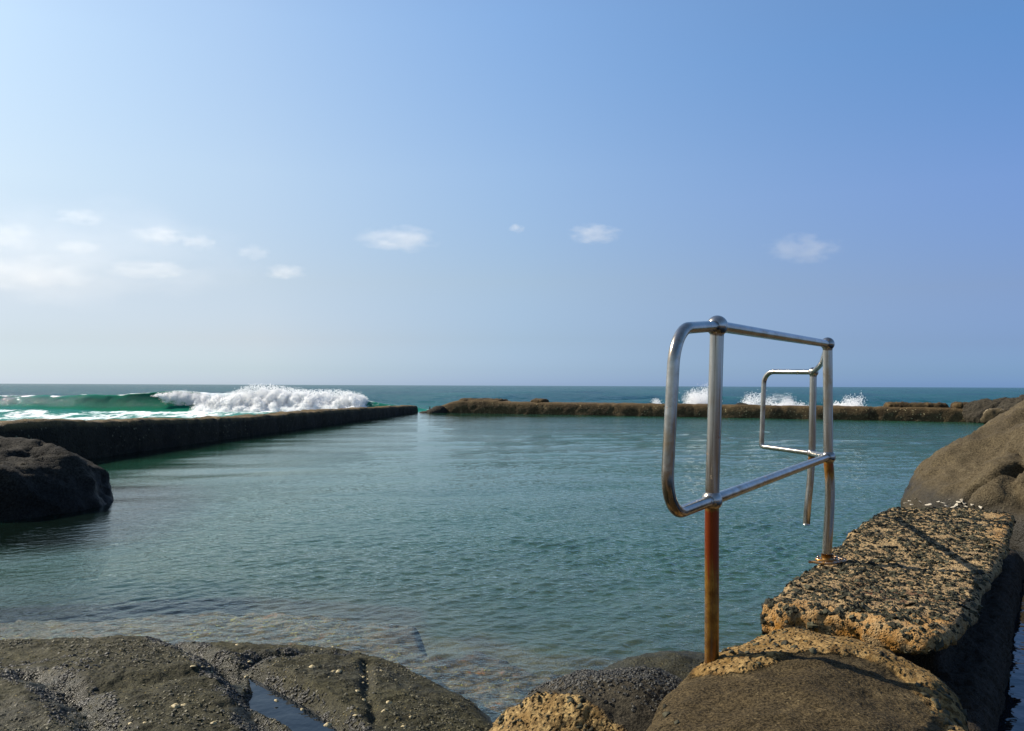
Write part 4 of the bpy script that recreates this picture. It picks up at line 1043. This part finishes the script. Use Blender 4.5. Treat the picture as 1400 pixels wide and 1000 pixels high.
part('mid_rail', tube(dense([L1, L2]), .0185, 24), M['steel'])
part('top_rail', tube(dense(smooth_path([T2, at_d(1128, 484, 4.7), at_d(1123, 497, 5.2), T3], 10)), .0175, 20), M['steel'])
part('mid_rail', tube(dense([L2, L3]), .0175, 20), M['steel'])
cT = Vector((T1.x+dv.x*.37, T1.y+dv.y*.37, 0)); zt = at_d(935, 444, cT.y).z; cT.z = zt-.012
cL = Vector((L1.x+dl.x*.39, L1.y+dl.y*.39, L1.z-.004))
part('rail_loop', tube(dense(fillet([T1, cT, cL, L1], [.125, .125], 18)), .0178, 24), M['steel'])
u1, u2, u3, u4 = at_d(1060, 508.5, 5.9), at_d(1045, 508.5, 5.95), at_d(1041, 610.5, 5.95), at_d(1060, 612, 5.9)
part('rail_loop', tube(dense(fillet([T3, u2, u3, L3], [.085, .022], 10)), .0178, 22), M['steel'])
for p, r in ((T1, .0345), (L1, .0335), (T2, .0335), (L2, .0345), (T3, .034), (L3, .034)):
    b = ball(p, r); n = Vector((0, 0, -1))
    part('ball_joint', b, M['steel'])
# foot plate of the middle post: bent rod clamp on a flange with two bolts
b = at_d(1131, 767, 4.05)
pl = [(b.x+.048*math.cos(a)*1.25, b.y+.045*math.sin(a), 0) for a in [2*math.pi*k/16 for k in range(16)]]
zf = b.z+.002
flange = ([(x, y, zf) for x, y, _ in pl]+[(x, y, zf+.008) for x, y, _ in pl], [tuple(range(15, -1, -1)), tuple(range(16, 32))]+[(k, (k+1) % 16, 16+(k+1) % 16, 16+k) for k in range(16)])
collar = tube([(b.x, b.y, zf), (b.x, b.y, zf+.035)], .029, 24)
rod = tube(dense(fillet([b+Vector((-.10, -.02, .0)), b+Vector((-.02, -.085, .004)), b+Vector((.085, -.03, .006)), b+Vector((.055, .06, .01))], [.02, .02])), .007, 10)
bp = merge(flange, collar); part('base_plate', bp, M['rusty_steel'], dict(rust=np.full(len(bp[0]), .62))); part('clamp_rod', rod, M['rusty_steel'], dict(rust=np.full(len(rod[0]), .5)))
for s in (-1, 1): part('bolt', merge(tube([(b.x+s*.044, b.y-.005*s, zf+.008), (b.x+s*.044, b.y-.005*s, zf+.018)], .008, 6), tube([(b.x+s*.044, b.y-.005*s, zf+.018), (b.x+s*.044, b.y-.005*s, zf+.026)], .005, 10)), M['steel'])

# ------------------------------------------------------------------ clouds: small bodies of vapour kilometres off
sv, sf = ICO2
for i, (px, py, w, h, dens, seed, lb) in enumerate([
        (545, 327, 140, 44, .009, 1, 'brightest small flat-bottomed cloud, left of centre'), (813, 320, 92, 34, .008, 2, 'small puffy cloud above and left of the rail'),
        (1098, 340, 130, 50, .0055, 3, 'ragged cloud with a trailing wisp over the far loop'), (706, 313, 30, 16, .006, 4, 'tiny round cloud puff between two larger ones'),
        (389, 372, 76, 26, .007, 5, 'small low flat cloud right of the pale bank'), (346, 346, 62, 30, .0035, 6, 'very faint cloud puff above the small low flat one'),
        (110, 297, 90, 28, .0042, 7, 'thin cloud streak, highest of the left bank'), (215, 322, 100, 34, .006, 8, 'soft pale cloud in the left bank, second highest'), (272, 332, 56, 28, .005, 9, 'small faint cloud at the left bank\'s right tip'),
        (40, 374, 210, 62, .0058, 10, 'largest white cloud, low at the left edge'), (12, 325, 110, 56, .0036, 11, 'pale cloud cut by the left edge'), (205, 369, 150, 32, .006, 12, 'long low cloud streak beside the largest one'), (90, 345, 640, 190, .0036, 14, 'broad faint veil of haze cloud round the left bank'), (108, 338, 80, 24, .004, 13, 'faint thin cloud above the long low streak')]):
    D = 3000.; c = at_d(px, py, D); rx, rz = w/2/F*D, h/2/F*D
    o = obj('cloud', sv*1.0, sf, cloud_mat('cloud_vapour', dens*130/rx*.62, 2.4 if w > 60 else 1.6, seed), recentre=False)
    o.location = c; o.scale = (rx, rx*.7, rz); tag(o, lb, 'cloud', 'small clouds low over the sea')
